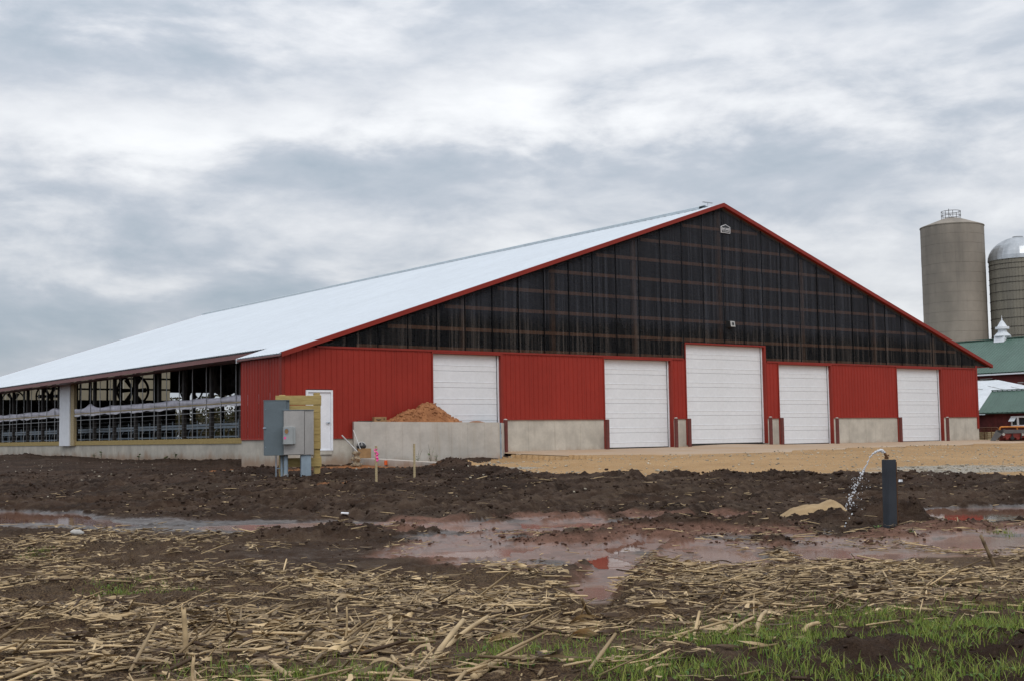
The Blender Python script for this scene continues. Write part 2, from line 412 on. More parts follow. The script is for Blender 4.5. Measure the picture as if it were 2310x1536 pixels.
def mudmat():
    m = bpy.data.materials.new('mud_field'); m.use_nodes = True; T = NT(m.node_tree)
    b = m.node_tree.nodes['Principled BSDF']
    co = T.n('ShaderNodeNewGeometry').outputs['Position']
    at = T.n('ShaderNodeAttribute'); at.attribute_name = 'zone'
    sc = T.n('ShaderNodeSeparateColor'); T.put(sc.inputs[0], at.outputs['Color'])
    clay, straw, orange = sc.outputs[0], sc.outputs[1], sc.outputs[2]
    wet = at.outputs['Alpha']
    n1 = T.noise(co, .55, 7, .62); n2 = T.noise(co, 5.0, 6, .65); n3 = T.noise(co, 38, 4, .6)
    c = T.mix(T.ramp(n1, .32, .68), (.064, .039, .027), (.026, .0155, .0105))
    c = T.mix(T.m('MULTIPLY', T.ramp(n2, .45, .72), .55), c, (.115, .080, .056))
    c = T.mix(T.m('MULTIPLY', T.ramp(n3, .50, .75), .45), c, (.016, .010, .007))
    mp = T.n('ShaderNodeMapping'); T.put(mp.inputs['Vector'], co); mp.inputs['Rotation'].default_value = (0, 0, YAW+.12); mp.inputs['Scale'].default_value = (.32, 1.9, 1)
    sm = T.noise(mp.outputs[0], 1.0, 6, .62)
    c = T.mix(T.m('MULTIPLY', T.ramp(sm, .52, .68), .55), c, (.105, .074, .052))
    c = T.mix(T.m('MULTIPLY', T.ramp(sm, .48, .34), .60), c, (.018, .0105, .007))
    as_ = T.n('ShaderNodeAttribute'); as_.attribute_name = 'smear'
    c = T.mix(T.m('MULTIPLY', as_.outputs['Fac'], T.ramp(n2, .38, .62, .0, .6)), c, (.110, .076, .054))
    cc = T.mix(T.ramp(n2, .35, .7), (.225, .122, .088), (.115, .064, .046))
    c = T.mix(T.m('MULTIPLY', T.ramp(T.m('ADD', clay, T.m('MULTIPLY', T.m('SUBTRACT', n1, .5), .5)), .25, .8), .92), c, cc)
    co2 = T.mix(T.ramp(n2, .35, .7), (.34, .15, .062), (.24, .105, .047))
    c = T.mix(T.ramp(T.m('ADD', orange, T.m('MULTIPLY', T.m('SUBTRACT', n2, .5), .7)), .35, .75), c, co2)
    n4 = T.noise(T.mapping(co, (1, 1, 1)), 60, 3, .7)
    c = T.mix(T.m('MULTIPLY', T.m('MULTIPLY', straw, T.ramp(n4, .42, .60)), .55), c, (.23, .155, .085))
    T.put(b.inputs['Base Color'], c)
    wn_ = T.ramp(T.m('ADD', wet, T.m('MULTIPLY', T.m('SUBTRACT', n2, .5), .7)), .3, .85)
    T.put(b.inputs['Roughness'], T.m('SUBTRACT', T.m('ADD', .70, T.m('MULTIPLY', n3, .2)), T.m('MULTIPLY', wn_, .46)))
    T.put(b.inputs['Specular IOR Level'], T.m('ADD', .06, T.m('MULTIPLY', wn_, .30)))
    bp = T.n('ShaderNodeBump'); bp.inputs['Strength'].default_value = 1
    T.put(bp.inputs['Distance'], T.m('MULTIPLY', T.m('SUBTRACT', 1.06, wn_), .055))
    h = T.m('ADD', T.noise(co, 14, 5, .65), T.m('MULTIPLY', n3, .4))
    T.put(bp.inputs['Height'], h); T.put(b.inputs['Normal'], bp.outputs[0])
    return m


def gravelmat():
    m = bpy.data.materials.new('tan_gravel'); m.use_nodes = True; T = NT(m.node_tree)
    b = m.node_tree.nodes['Principled BSDF']
    co = T.n('ShaderNodeNewGeometry').outputs['Position']
    at = T.n('ShaderNodeAttribute'); at.attribute_name = 'zone'
    sc = T.n('ShaderNodeSeparateColor'); T.put(sc.inputs[0], at.outputs['Color'])
    n1 = T.noise(co, .35, 6, .6); n2 = T.noise(co, 3.2, 6, .7); n3 = T.noise(co, 24, 4, .7)
    c = T.mix(T.ramp(n1, .3, .7), (.44, .27, .125), (.36, .215, .095))
    c = T.mix(T.m('MULTIPLY', T.ramp(n2, .42, .75), .5), c, (.47, .34, .20))
    c = T.mix(T.m('MULTIPLY', T.ramp(n3, .48, .66), .75), c, (.17, .11, .055))
    g = T.mix(T.ramp(n3, .4, .62), (.44, .40, .33), (.14, .12, .10))
    c = T.mix(T.ramp(T.m('ADD', sc.outputs[0], T.m('MULTIPLY', T.m('SUBTRACT', n2, .5), .8)), .35, .7), c, g)
    c = T.mix(T.ramp(T.m('ADD', sc.outputs[2], T.m('MULTIPLY', T.m('SUBTRACT', n2, .5), .6)), .35, .75), c, (.37, .175, .085))
    T.put(b.inputs['Base Color'], c); b.inputs['Roughness'].default_value = .9; b.inputs['Specular IOR Level'].default_value = .25
    bp = T.n('ShaderNodeBump'); bp.inputs['Strength'].default_value = 1; bp.inputs['Distance'].default_value = .02
    T.put(bp.inputs['Height'], T.m('ADD', n3, T.m('MULTIPLY', n2, .5))); T.put(b.inputs['Normal'], bp.outputs[0])
    return m


def watermat(rough=.04, c1=(.20, .092, .060), c2=(.14, .068, .047)):
    m = bpy.data.materials.new('muddy_water'); m.use_nodes = True; T = NT(m.node_tree)
    b = m.node_tree.nodes['Principled BSDF']
    co = T.n('ShaderNodeNewGeometry').outputs['Position']
    n = T.noise(co, .9, 5, .6)
    T.put(b.inputs['Base Color'], T.mix(T.ramp(n, .3, .7), c1, c2))
    b.inputs['Roughness'].default_value = rough; b.inputs['IOR'].default_value = 1.33; b.inputs['Specular IOR Level'].default_value = .5
    bp = T.n('ShaderNodeBump'); bp.inputs['Strength'].default_value = 1; bp.inputs['Distance'].default_value = .0012
    T.put(bp.inputs['Height'], T.noise(co, 7, 3, .5)); T.put(b.inputs['Normal'], bp.outputs[0])
    return m


M['mud'] = mudmat(); M['gravel'] = gravelmat(); M['water'] = watermat(); M['silt'] = watermat(.17, (.27, .15, .11), (.20, .11, .08))
def sprayw():
    m = bpy.data.materials.new('spray_water'); m.use_nodes = True; T = NT(m.node_tree); b = m.node_tree.nodes['Principled BSDF']
    b.inputs['Base Color'].default_value = (.86, .89, .93, 1); b.inputs['Roughness'].default_value = .12
    b.inputs['IOR'].default_value = 1.33; b.inputs['Transmission Weight'].default_value = .30
    return m
M['spray'] = sprayw()


# ------------------------------------------------------------------ terrain
def lattice(ix, iy, seed):
    h = (ix.astype(np.int64)*374761393 + iy.astype(np.int64)*668265263 + seed*974634777) & 0xffffffff
    h = ((h ^ (h >> 13))*1274126177) & 0xffffffff
    h = (h ^ (h >> 16)) & 0xffff
    return h/65535.0


def vnoise(x, y, seed=0):
    ix, iy = np.floor(x), np.floor(y); fx, fy = x-ix, y-iy
    fx = fx*fx*fx*(fx*(fx*6-15)+10); fy = fy*fy*fy*(fy*(fy*6-15)+10)
    a, b = lattice(ix, iy, seed), lattice(ix+1, iy, seed); c, d = lattice(ix, iy+1, seed), lattice(ix+1, iy+1, seed)
    return (a*(1-fx)+b*fx)*(1-fy)+(c*(1-fx)+d*fx)*fy


def fbm(x, y, sc, octv=4, seed=0, gain=.55, ridge=False):
    t = np.zeros_like(x); a = 1.0; s = 0
    for k in range(octv):
        ca, sa = math.cos(k*1.3), math.sin(k*1.3)
        n = vnoise((x*ca-y*sa)*sc*2**k+17.3*k, (x*sa+y*ca)*sc*2**k-9.1*k, seed+k)
        if ridge: n = 1-np.abs(2*n-1)
        t += a*n; s += a; a *= gain
    return t/s - .5


def sstep(a, b, x):
    t = np.clip((x-a)/(b-a), 0, 1); return t*t*(3-2*t)


def psdf(poly, x, y):
    """signed distance to a polygon, negative inside"""
    d = np.full(x.shape, 1e9); ins = np.zeros(x.shape, bool); n = len(poly)
    for i in range(n):
        ax, ay = poly[i]; bx, by = poly[(i+1) % n]; ex, ey = bx-ax, by-ay
        t = np.clip(((x-ax)*ex+(y-ay)*ey)/(ex*ex+ey*ey+1e-12), 0, 1)
        d = np.minimum(d, (x-ax-t*ex)**2+(y-ay-t*ey)**2)
        if ay != by:
            c = ((ay > y) != (by > y)) & (x < (bx-ax)*(y-ay)/(by-ay)+ax); ins ^= c
    d = np.sqrt(d); return np.where(ins, -d, d)


def up(poly, z): return [tuple(onz(u, v, z)[:2]) for u, v in poly]


CTRL = [(9.5, 0, 0), (15, 0, -.03), (22, 0, .06), (27, 0, .04), (35, 0, -.03), (41, 0, -.03), (48, 0, -.06), (60, -6, -.22), (62, 22, -.55), (48, 12, -.3), (75, -25, -.4),
        (0, -.2, -.38), (-.6, 3.3, -.40), (3, -.2, -.28), (3, -2, -.34), (5.5, -2.3, -.34), (0, -4.2, -.37), (2.2, -6.2, -.38), (8.3, -2.6, -.29), (2.3, 9, -.216), (2.3, 21, -.286), (2.3, 45, -.02), (2.3, 32, -.12), (2.3, 60, -.1),
        (-5, 20, -.28), (-10, 35, -.2), (-28, 10, -.35), (-30, 45, -.3),
        (4, -9, -.20), (10, -8.7, -.17), (16, -8.3, -.17), (20, -6.2, -.15), (30, -4, -.1), (40, -10, -.22), (25, -18, -.38), (45, -25, -.42)]
for u, v, z in [(1300, 1072, -.42), (1500, 1074, -.42), (1700, 1072, -.42), (1900, 1068, -.42), (2100, 1072, -.42), (2310, 1077, -.42), (1110, 1064, -.36), (2500, 1085, -.44),
                (0, 1536, -.55), (770, 1536, -.55), (1540, 1536, -.54), (2310, 1536, -.54), (-600, 1536, -.55), (2900, 1536, -.54),
                (300, 1440, -.6), (1155, 1440, -.6), (2000, 1440, -.58), (-600, 1440, -.6), (2900, 1440, -.58), (0, 1340, -.65), (900, 1340, -.66), (1500, 1340, -.69), (2300, 1340, -.64),
                (0, 1240, -.72), (700, 1240, -.73), (1155, 1240, -.745), (1800, 1250, -.75), (2300, 1240, -.74), (0, 1190, -.735), (-600, 1200, -.73), (600, 1190, -.74), (1155, 1190, -.74), (1700, 1185, -.73), (2310, 1190, -.735), (2900, 1200, -.74),
                (0, 1120, -.58), (600, 1120, -.60), (1155, 1120, -.61), (1700, 1120, -.62), (2200, 1112, -.60), (2600, 1120, -.6), (300, 1085, -.42), (630, 1078, -.35), (710, 1078, -.35), (850, 1088, -.38), (935, 1075, -.35)]:
    q = onz(u, v, z); CTRL.append((q[0], q[1], z))
CTRL = np.array(CTRL)


def tps_fit(c):
    n = len(c); d2 = (c[:, None, 0]-c[None, :, 0])**2+(c[:, None, 1]-c[None, :, 1])**2
    K = d2*np.log(np.sqrt(d2)+1e-9) + np.eye(n)*2.0
    Pm = np.c_[np.ones(n), c[:, :2]]; A = np.zeros((n+3, n+3)); A[:n, :n] = K; A[:n, n:] = Pm; A[n:, :n] = Pm.T
    return np.linalg.solve(A, np.r_[c[:, 2], 0, 0, 0])


TW = tps_fit(CTRL)


def base_z(x, y):
    z = TW[-3]+TW[-2]*x+TW[-1]*y
    for (cx, cy, _), w in zip(CTRL, TW):
        d2 = (x-cx)**2+(y-cy)**2; z = z + w*d2*np.log(np.sqrt(d2)+1e-9)
    r = np.hypot(x-8, y+12); k = sstep(45, 85, r)
    z = np.clip(z, -.82, .12)
    return z*(1-k) + (-.5)*k


WZ = -.748
PUD = [[(-120, 1150), (60, 1155), (130, 1158), (170, 1156), (200, 1166), (270, 1177), (330, 1184), (280, 1190), (150, 1184), (60, 1180), (-120, 1184)],
       [(430, 1186), (560, 1183), (700, 1179), (860, 1181), (900, 1190), (760, 1197), (560, 1196), (450, 1193)],
       [(1180, 1182), (1300, 1179), (1440, 1177), (1450, 1184), (1340, 1190), (1200, 1190)],
       [(880, 1192), (1000, 1186), (1090, 1188), (1080, 1197), (980, 1201), (890, 1198)],
       [(2072, 1150), (2130, 1146), (2310, 1143), (2460, 1143), (2460, 1176), (2310, 1174), (2250, 1180), (2180, 1183), (2110, 1180), (2080, 1165)],
       [(960, 1250), (1050, 1240), (1180, 1236), (1200, 1246), (1100, 1257), (980, 1263)],
       [(1335, 1247), (1400, 1228), (1440, 1214), (1480, 1218), (1450, 1238), (1405, 1258), (1425, 1268), (1400, 1285), (1310, 1291), (1300, 1275)],
       [(1296, 1327), (1340, 1328), (1405, 1331), (1395, 1347), (1330, 1351), (1303, 1343)],
       [(1530, 1232), (1600, 1230), (1640, 1246), (1730, 1240), (1745, 1262), (1735, 1277), (1650, 1281), (1560, 1262)],
       [(1765, 1240), (1830, 1238), (1960, 1248), (2060, 1252), (1990, 1263), (1900, 1276), (1830, 1284), (1780, 1272)],
       [(2060, 1218), (2180, 1209), (2310, 1213), (2460, 1213), (2460, 1240), (2240, 1245), (2140, 1243), (2080, 1236)]]
PUDW = [up(p, WZ) for p in PUD]
WETP = up([(840, 1178), (1300, 1168), (1700, 1163), (1780, 1188), (1960, 1200), (2080, 1188), (2460, 1186), (2460, 1262), (2100, 1258), (1760, 1292), (1640, 1296), (1430, 1366), (1280, 1366), (1285, 1305), (1000, 1296), (860, 1262), (900, 1215)], WZ)
WETL = up([(-200, 1150), (300, 1168), (860, 1172), (900, 1204), (300, 1204), (-200, 1192)], WZ)
WETM = up([(560, 1225), (850, 1235), (880, 1290), (700, 1300), (480, 1262), (420, 1240)], WZ)
GRAV = [tuple(onz(1012, 1046, -.27)[:2]), tuple(onz(1085, 1062, -.36)[:2])] + up([(1160, 1067), (1300, 1073), (1500, 1075), (1700, 1073), (1900, 1069), (2000, 1068), (2100, 1072), (2310, 1077), (2600, 1085)], -.42) + [(75, -34), (110, -20), (110, 14), (41.7, 1.2), (9.3, 1.2), (9.0, -1.6), (7.5, -1.95)]
RUTS = [up([(950, 1180), (1150, 1150), (1400, 1120), (1750, 1098), (2100, 1092)], -.62), up([(700, 1160), (1000, 1130), (1300, 1108), (1600, 1092)], -.60),
        up([(1500, 1168), (1650, 1135), (1850, 1110)], -.62), up([(0, 1100), (300, 1112), (700, 1140), (900, 1165)], -.6), up([(0, 1076), (400, 1082), (800, 1098), (1000, 1106)], -.42), up([(1050, 1136), (1300, 1102), (1500, 1086)], -.55), up([(1000, 1152), (1350, 1113), (1600, 1096)], -.57), up([(1250, 1162), (1500, 1131), (1750, 1106), (2000, 1096)], -.6),
        up([(1550, 1166), (1700, 1141), (1900, 1121), (2150, 1112)], -.6), up([(0, 1132), (400, 1121), (800, 1111)], -.58), up([(2090, 1128), (2310, 1110), (2500, 1104)], -.6), up([(200, 1150), (500, 1138), (900, 1140)], -.66),
        up([(1380, 1400), (1350, 1340), (1390, 1270), (1470, 1215)], -.70)]
#  u, v, z guess, radius along the view, radius across, height
BUMPS = [(770, 1203, -.74, .5, .9, .13), (690, 1212, -.74, .4, .8, .08), (900, 1205, -.74, .4, 1.2, .08), (1330, 1222, -.74, .4, 1.0, .13), (1440, 1202, -.74, .5, .8, .15), (1560, 1196, -.74, .5, 1.0, .12),
         (1640, 1200, -.74, .5, .6, .12), (1720, 1200, -.74, .5, .5, .14), (1765, 1200, -.73, .5, .45, .14), (1850, 1208, -.73, .4, .5, .08), (1925, 1178, -.73, .5, .5, .22), (1972, 1172, -.73, .6, .30, .20), (2058, 1174, -.73, .5, .32, .24), (2100, 1196, -.74, .4, .4, .07), (2180, 1196, -.74, .45, .8, .10),
         (1975, 1214, -.74, .35, .42, .13), (1745, 1232, -.745, .7, .18, .13), (1300, 1226, -.745, .3, .3, .10), (1750, 1262, -.74, .5, .2, .09), (1500, 1210, -.74, .4, .5, .09), (1180, 1210, -.74, .3, .8, .06),
         (1035, 1052, -.30, .9, .7, .26), (1000, 1060, -.3, .7, .6, .10), (1110, 1068, -.36, .6, .8, .10), (570, 1068, -.36, .8, 1.2, .12), (760, 1078, -.36, .5, .5, .08), (670, 1086, -.36, .7, 1.0, .10), (800, 1076, -.36, .5, .6, .06),
         (20, 1030, -.1, 3, 2.5, .25), (90, 1034, -.1, 3, 2, .18), (1800, 1076, -.42, .7, 1.0, .12), (1480, 1080, -.42, .7, 1.3, .06), (2060, 1076, -.42, .7, 1.0, .06),
         (2000, 1490, -.55, .35, .35, .08), (2200, 1450, -.55, .3, .5, .09), (1900, 1300, -.68, .6, .6, .08), (1450, 1330, -.67, .5, .4, .08), (1800, 1340, -.64, .5, .5, .07)]
BW = []
for u, v, z, ra, rc, h in BUMPS:
    q = onz(u, v, z); BW.append((q[0], q[1], ra, rc, h))
VF = np.array([math.sin(YAW), math.cos(YAW)]); VR = np.array([math.cos(YAW), -math.sin(YAW)])


def polyline_d(pl, x, y):
    d = np.full(x.shape, 1e9)
    for (ax, ay), (bx, by) in zip(pl[:-1], pl[1:]):
        ex, ey = bx-ax, by-ay; t = np.clip(((x-ax)*ex+(y-ay)*ey)/(ex*ex+ey*ey), 0, 1)
        d = np.minimum(d, (x-ax-t*ex)**2+(y-ay-t*ey)**2)
    return np.sqrt(d)


def litter_density(u, v):
    L = [(230, 1450, 520, 85, 1.9), (120, 1250, 330, 55, .62), (300, 1345, 380, 36, .6), (850, 1430, 430, 80, 1.7), (1000, 1325, 260, 38, .8), (1240, 1340, 200, 45, .55), (1900, 1318, 330, 34, 1.5),
         (2230, 1292, 280, 45, 2.4), (1640, 1358, 240, 46, .8), (1680, 1430, 150, 28, .8), (1300, 1440, 140, 50, .5), (450, 1225, 160, 24, .25), (1560, 1320, 120, 30, .4), (2100, 1400, 240, 25, .35)]
    t = np.full(np.shape(u), .035)
    for a, b, su, sv, k in L: t = t + k*np.exp(-.5*((u-a)/su)**2-.5*((v-b)/sv)**2)
    t = t*(1-.85*np.exp(-.5*((u-780)/300)**2-.5*((v-1262)/32)**2))
    t = t*(1-.9*np.exp(-.5*((u-1340)/90)**2-.5*((v-1280)/70)**2))
    t = t*(1-.85*np.exp(-.5*((u-2050)/420)**2-.5*((v-1475)/55)**2))
    t = t*sstep(1170, 1215, v) + .045*sstep(1070, 1090, v)*sstep(1215, 1180, v)
    return t


def grass_density(u, v):
    L = [(1250, 1505, 180, 30, 1.0), (1120, 1530, 240, 18, .9), (1480, 1492, 130, 22, .6), (1620, 1500, 170, 30, .5), (1850, 1432, 190, 20, .7), (2200, 1378, 150, 20, 1.3), (2300, 1402, 80, 30, .6), (2040, 1402, 140, 16, .4),
         (2180, 1512, 230, 34, 1.5), (1900, 1520, 160, 22, .55), (1720, 1462, 130, 18, .45), (700, 1536, 260, 13, .65), (330, 1322, 50, 9, .75), (250, 1335, 40, 7, .35), (48, 1253, 16, 5, 1.2), (103, 1250, 13, 4, 1.0), (455, 1320, 26, 6, .3), (2255, 1208, 16, 5, .8), (2290, 1460, 60, 30, .3), (2050, 1440, 140, 20, .3), (1970, 1470, 60, 20, .3)]
    t = np.zeros(np.shape(u))
    for a, b, su, sv, k in L: t = t + k*np.exp(-.5*((u-a)/su)**2-.5*((v-b)/sv)**2)
    return t


def ground(x, y, full=False):
    x = np.asarray(x, float); y = np.asarray(y, float)
    z = base_z(x, y)
    dist = np.hypot(x-CAM[0], y-CAM[1])
    gd = psdf(GRAV, x, y) + (fbm(x, y, .9, 4, 31))*1.0
    grav = sstep(.12, -.12, gd)
    wetd = psdf(WETP, x, y) + fbm(x, y, .8, 3, 41)*.8
    clay = sstep(.45, -.35, wetd)
    wl = sstep(.5, -.5, np.minimum(psdf(WETL, x, y), psdf(WETM, x, y)) + fbm(x, y, .7, 3, 43)*.9)
    far = sstep(30, 55, dist)
    mudz = fbm(x, y, .55, 4, 1)*.11 + np.abs(fbm(x, y, 2.4, 4, 7))*.11 + fbm(x, y, 7.0, 4, 5)*.055
    mudz = mudz + fbm(x, y, 13.0, 3, 15)*.075 - np.abs(fbm(x, y, 6.5, 3, 23))*.08 + np.maximum(0, fbm(x, y, 4.3, 3, 19))*.10
    pa = (x-CAM[0])*VF[0]+(y-CAM[1])*VF[1]; qa = (x-CAM[0])*VR[0]+(y-CAM[1])*VR[1]
    mudz = mudz + fbm(qa*.30+.12*pa, pa*1.25, 1.0, 4, 201)*.26*sstep(16, 22, dist) + fbm(qa*.7, pa*2.6-.2*qa, 1.0, 3, 203)*.11
    calm = np.maximum(clay*.34, wl*.60)
    mudz = mudz*(1-calm)
    near = sstep(14, 9, dist)
    mudz = mudz*(1-.30*near)
    calmb = np.maximum(np.exp(-((x-4.6)/4.6)**2-((y+2.6)/2.4)**2), np.exp(-((x-1.8)/3.6)**4-((y+3.8)/3.2)**4)); mudz = mudz*(1-.88*calmb)
    smear = np.zeros_like(x)
    for pl in RUTS:
        d = polyline_d(pl, x, y) + fbm(x, y, .8, 2, 301)*.25; d = np.abs(d)
        mudz = mudz*(1-.6*np.exp(-(d/.30)**2)); smear = np.maximum(smear, np.exp(-((d-.32)/.10)**2))
        mudz = mudz - .10*np.exp(-(d/.16)**2) + .075*np.exp(-((d-.32)/.13)**2)
    berm = np.exp(-((gd-.45)/.35)**2)*(.05+.11*np.maximum(0, fbm(x, y, 1.6, 3, 77)+.12))
    z = z + (mudz+berm)*(1-grav) + grav*(fbm(x, y, .5, 4, 3)*.05+fbm(x, y, 6, 3, 9)*.014)*(1-far*.6)
    for (bx, by, ra, rc, h) in BW:
        p = (x-bx)*VF[0]+(y-by)*VF[1]; q = (x-bx)*VR[0]+(y-by)*VR[1]
        g = np.exp(-(p/ra)**2-(q/rc)**2)
        m = g > .02
        if m.any():
            rough = np.zeros_like(x); rough[m] = .75+1.1*fbm(x[m], y[m], 3.4, 4, 51)+.5*np.abs(fbm(x[m], y[m], 9, 3, 52))
            z = z + h*g*rough
    # standing water: the ground dips under the water's level
    wetk = np.maximum(clay, wl)
    pd = np.full(x.shape, 1e9)
    for pl in PUDW: pd = np.minimum(pd, psdf(pl, x, y))
    pdn = pd + fbm(x, y, 1.7, 4, 61)*(.22+.63*sstep(0, .9, psdf(PUDW[4], x, y)))
    k = sstep(.22, -.18, pdn)
    z = z*(1-k) + k*(WZ-.03+fbm(x, y, 3, 3, 63)*.045)
    rim = (pdn > .0) & (pdn < .9)
    z = np.where(rim & (z < WZ+.012), WZ+.012+.02*fbm(x, y, 4, 2, 65), z)
    # under and close round the buildings the ground keeps below the floors
    ins = (x > 2.75) & (x < 41.4) & (y > .05) & (y < 58); z = np.where(ins, np.minimum(z, -.12), z)
    ap = (x > 8.7) & (x < 42.5) & (y < 1); ed = apron_edge(x, y); kk = np.where(ap, sstep(2.6, 0.0, ed-y), 0); z = z*(1-kk)+(apron_z(x, y)-.010)*kk
    z = np.where(ap & (y > ed+.55), np.minimum(z, apron_z(x, y)-.07), z)
    if not full: return z
    org = np.zeros_like(x)
    for u, v, zz, ra, rc, a in [(500, 1065, -.35, 1.5, 1.5, .75), (850, 1054, -.3, 1.3, 2.3, 1.25), (770, 1086, -.36, .5, .7, .9), (680, 1066, -.34, .6, .9, .8), (1180, 1040, -.24, .7, 1.6, 1.0), (1100, 1042, -.22, .6, .8, 1.0), (1180, 1112, -.6, 1.0, 3.0, .28), (640, 1112, -.55, 1.2, 3, .2)]:
        q = onz(u, v, zz); p = (x-q[0])*VF[0]+(y-q[1])*VF[1]; r = (x-q[0])*VR[0]+(y-q[1])*VR[1]
        org = np.maximum(org, a*np.exp(-(p/ra)**2-(r/rc)**2))
    clay0 = clay; clay = clay*(.30+.70*sstep(WZ+.20, WZ+.07, z)); clay = clay*sstep(-.32, .02, fbm(x, y, 1.1, 4, 211))
    wl = np.where(psdf(WETM, x, y) < .6, wl*.55, wl)
    wet = np.maximum(np.maximum(clay0*.80, wl*.72)*sstep(WZ+.085, WZ+.03, z), sstep(.5, 0, pd)*.8*sstep(WZ+.10, WZ+.03, z))
    gl = np.zeros_like(x)
    for u, v, zz, ra, rc in [(2250, 1062, -.4, 1.6, 5.0), (1080, 1052, -.33, .9, 1.2), (1150, 1060, -.36, .8, 1.0), (2120, 1058, -.4, 1.2, 2.0)]:
        q = onz(u, v, zz); p = (x-q[0])*VF[0]+(y-q[1])*VF[1]; r = (x-q[0])*VR[0]+(y-q[1])*VR[1]
        gl = np.maximum(gl, np.exp(-(p/ra)**2-(r/rc)**2))
    org = np.maximum(org, 1.0*np.exp(-((x-2.3)/2.9)**4-((y+3.2)/2.3)**4))
    return (z, grav, clay, wet, org, gl) if full != 'smear' else (z, grav, clay, wet, org, gl, smear)


def apron_edge(x, y): return np.interp(x, [9, 12, 16, 20, 26, 33, 42], [-5.6, -7.6, -7.6, -6.6, -5.4, -5.0, -4.6]) + fbm(x, y, .7, 3, 88)*1.0


def apron_z(x, y): return .012 + .021*np.minimum(y, 0) + .085*np.exp(-((np.asarray(x)-22.1)/2.6)**2)*np.clip(1+np.minimum(y, 0)/5.0, 0, 1) - .004


# one sheet round the camera's standpoint, fine where the eye can see the clods, coarse towards the horizon
def build_ground():
    ang = np.r_[np.linspace(-math.pi, -.62, 26)[:-1], np.linspace(-.62, -.47, 40)[:-1], np.linspace(-.47, .47, 1200), np.linspace(.47, .62, 40)[1:], np.linspace(.62, math.pi, 26)[1:]]
    rr = np.r_[np.geomspace(.4, 3.6, 8)[:-1], np.geomspace(3.6, 48, 450), np.geomspace(48, 4500, 62)[1:]]
    Aa, Rr = np.meshgrid(ang+YAW, rr)
    x = CAM[0]+Rr*np.sin(Aa); y = CAM[1]+Rr*np.cos(Aa)
    nr, na = x.shape
    z, grav, clay, wet, org, gl, smear = ground(x.ravel(), y.ravel(), 'smear')
    V = np.c_[x.ravel(), y.ravel(), z]
    u, v, w = pix(V[:, 0], V[:, 1], V[:, 2])
    lit = np.clip(litter_density(u, v), 0, 1)*(w < 30)
    idx = np.arange(nr*na).reshape(nr, na)
    Q = np.stack([idx[:-1, :-1], idx[:-1, 1:], idx[1:, 1:], idx[1:, :-1]], -1).reshape(-1, 4)[:, ::-1]
    isg = grav[Q].mean(1) > .5
    zone = np.c_[clay, lit, org, wet]; zoneg = np.c_[gl, lit*0, org, wet*0]
    for name, mask, mat, zn in (('ground', ~isg, M['mud'], zone), ('gravel_yard', isg, M['gravel'], zoneg)):
        q = Q[mask]; used = np.unique(q); re = np.full(len(V), -1); re[used] = np.arange(len(used))
        o = npmesh(name, V[used], re[q], mat, smooth=True)
        a = o.data.color_attributes.new('zone', 'FLOAT_COLOR', 'POINT'); a.data.foreach_set('color', zn[used].astype(np.float32).ravel())
        a = o.data.attributes.new('smear', 'FLOAT', 'POINT'); a.data.foreach_set('value', smear[used].astype(np.float32))
        tag(o, kind='structure')


build_ground()


def gz(x, y): return float(ground(np.array([x]), np.array([y]))[0])


def build_puddles():
    for k, (p, pw) in enumerate(zip(PUD, PUDW)):
        c = np.mean(pw, 0); out = []
        n = len(pw)
        for i in range(n):
            for t in (0, .5):
                a, b = np.array(pw[i]), np.array(pw[(i+1) % n]); q = a*(1-t)+b*t
                d = q-c; out.append(q + d/np.linalg.norm(d)*.38)
        v = [(q[0], q[1], WZ+.0004*k) for q in out]
        o = MB().add(v, [tuple(range(len(v)))]).obj('puddle', M['water'] if k in (0, 4, 6) else M['silt'])
        me = o.data
        if me.polygons[0].normal.z < 0: me.flip_normals()
        tag(o, kind='structure')


build_puddles()


def build_apron():
    xs = np.linspace(9.0, 42.0, 90); ys = np.linspace(-9.0, .14, 40)
    X, Y = np.meshgrid(xs, ys)
    Z = apron_z(X, Y)
    edge = apron_edge(X, Y)
    idx = np.arange(X.size).reshape(X.shape)
    Q = np.stack([idx[:-1, :-1], idx[:-1, 1:], idx[1:, 1:], idx[1:, :-1]], -1).reshape(-1, 4)
    keep = ((Y > edge).ravel())[Q].all(1)
    Q = Q[keep]; cnt = np.bincount(Q.ravel(), minlength=X.size).reshape(X.shape); Z = np.where(cnt < 4, Z-.05, Z)      # the rim dips into the gravel
    used = np.unique(Q); re = np.full(X.size, -1); re[used] = np.arange(len(used))
    o = npmesh('concrete_apron', np.c_[X.ravel(), Y.ravel(), Z.ravel()][used], re[Q], M['apron'], smooth=True)
    tag(o, kind='structure')


build_apron()


# ------------------------------------------------------------------ the new barn
XA, ZA, SL, XE, XE2, LEN = 22.06, 10.98, 1/3, 1.22, 42.86, 58.4
XR, XW, BD = 41.6, 2.5, 3.3            # right wall, recessed long wall, depth of the corner bay
ZLOW, ZHI, ZT, ZTC = .615, 1.243, 3.763, 4.53
def rz(x): return ZA - SL*abs(x-XA)
BARN = thing('dairy_barn', (22, 0, 0), 'long red and black dairy barn with white metal roof and five white overhead doors', 'barn')
DOORS = [(6.25, 9.44, .55, ZT), (14.80, 18.63, .015, ZT), (19.56, 24.65, .10, ZTC), (25.60, 29.36, .005, ZT), (34.55, 38.33, -.01, ZT)]


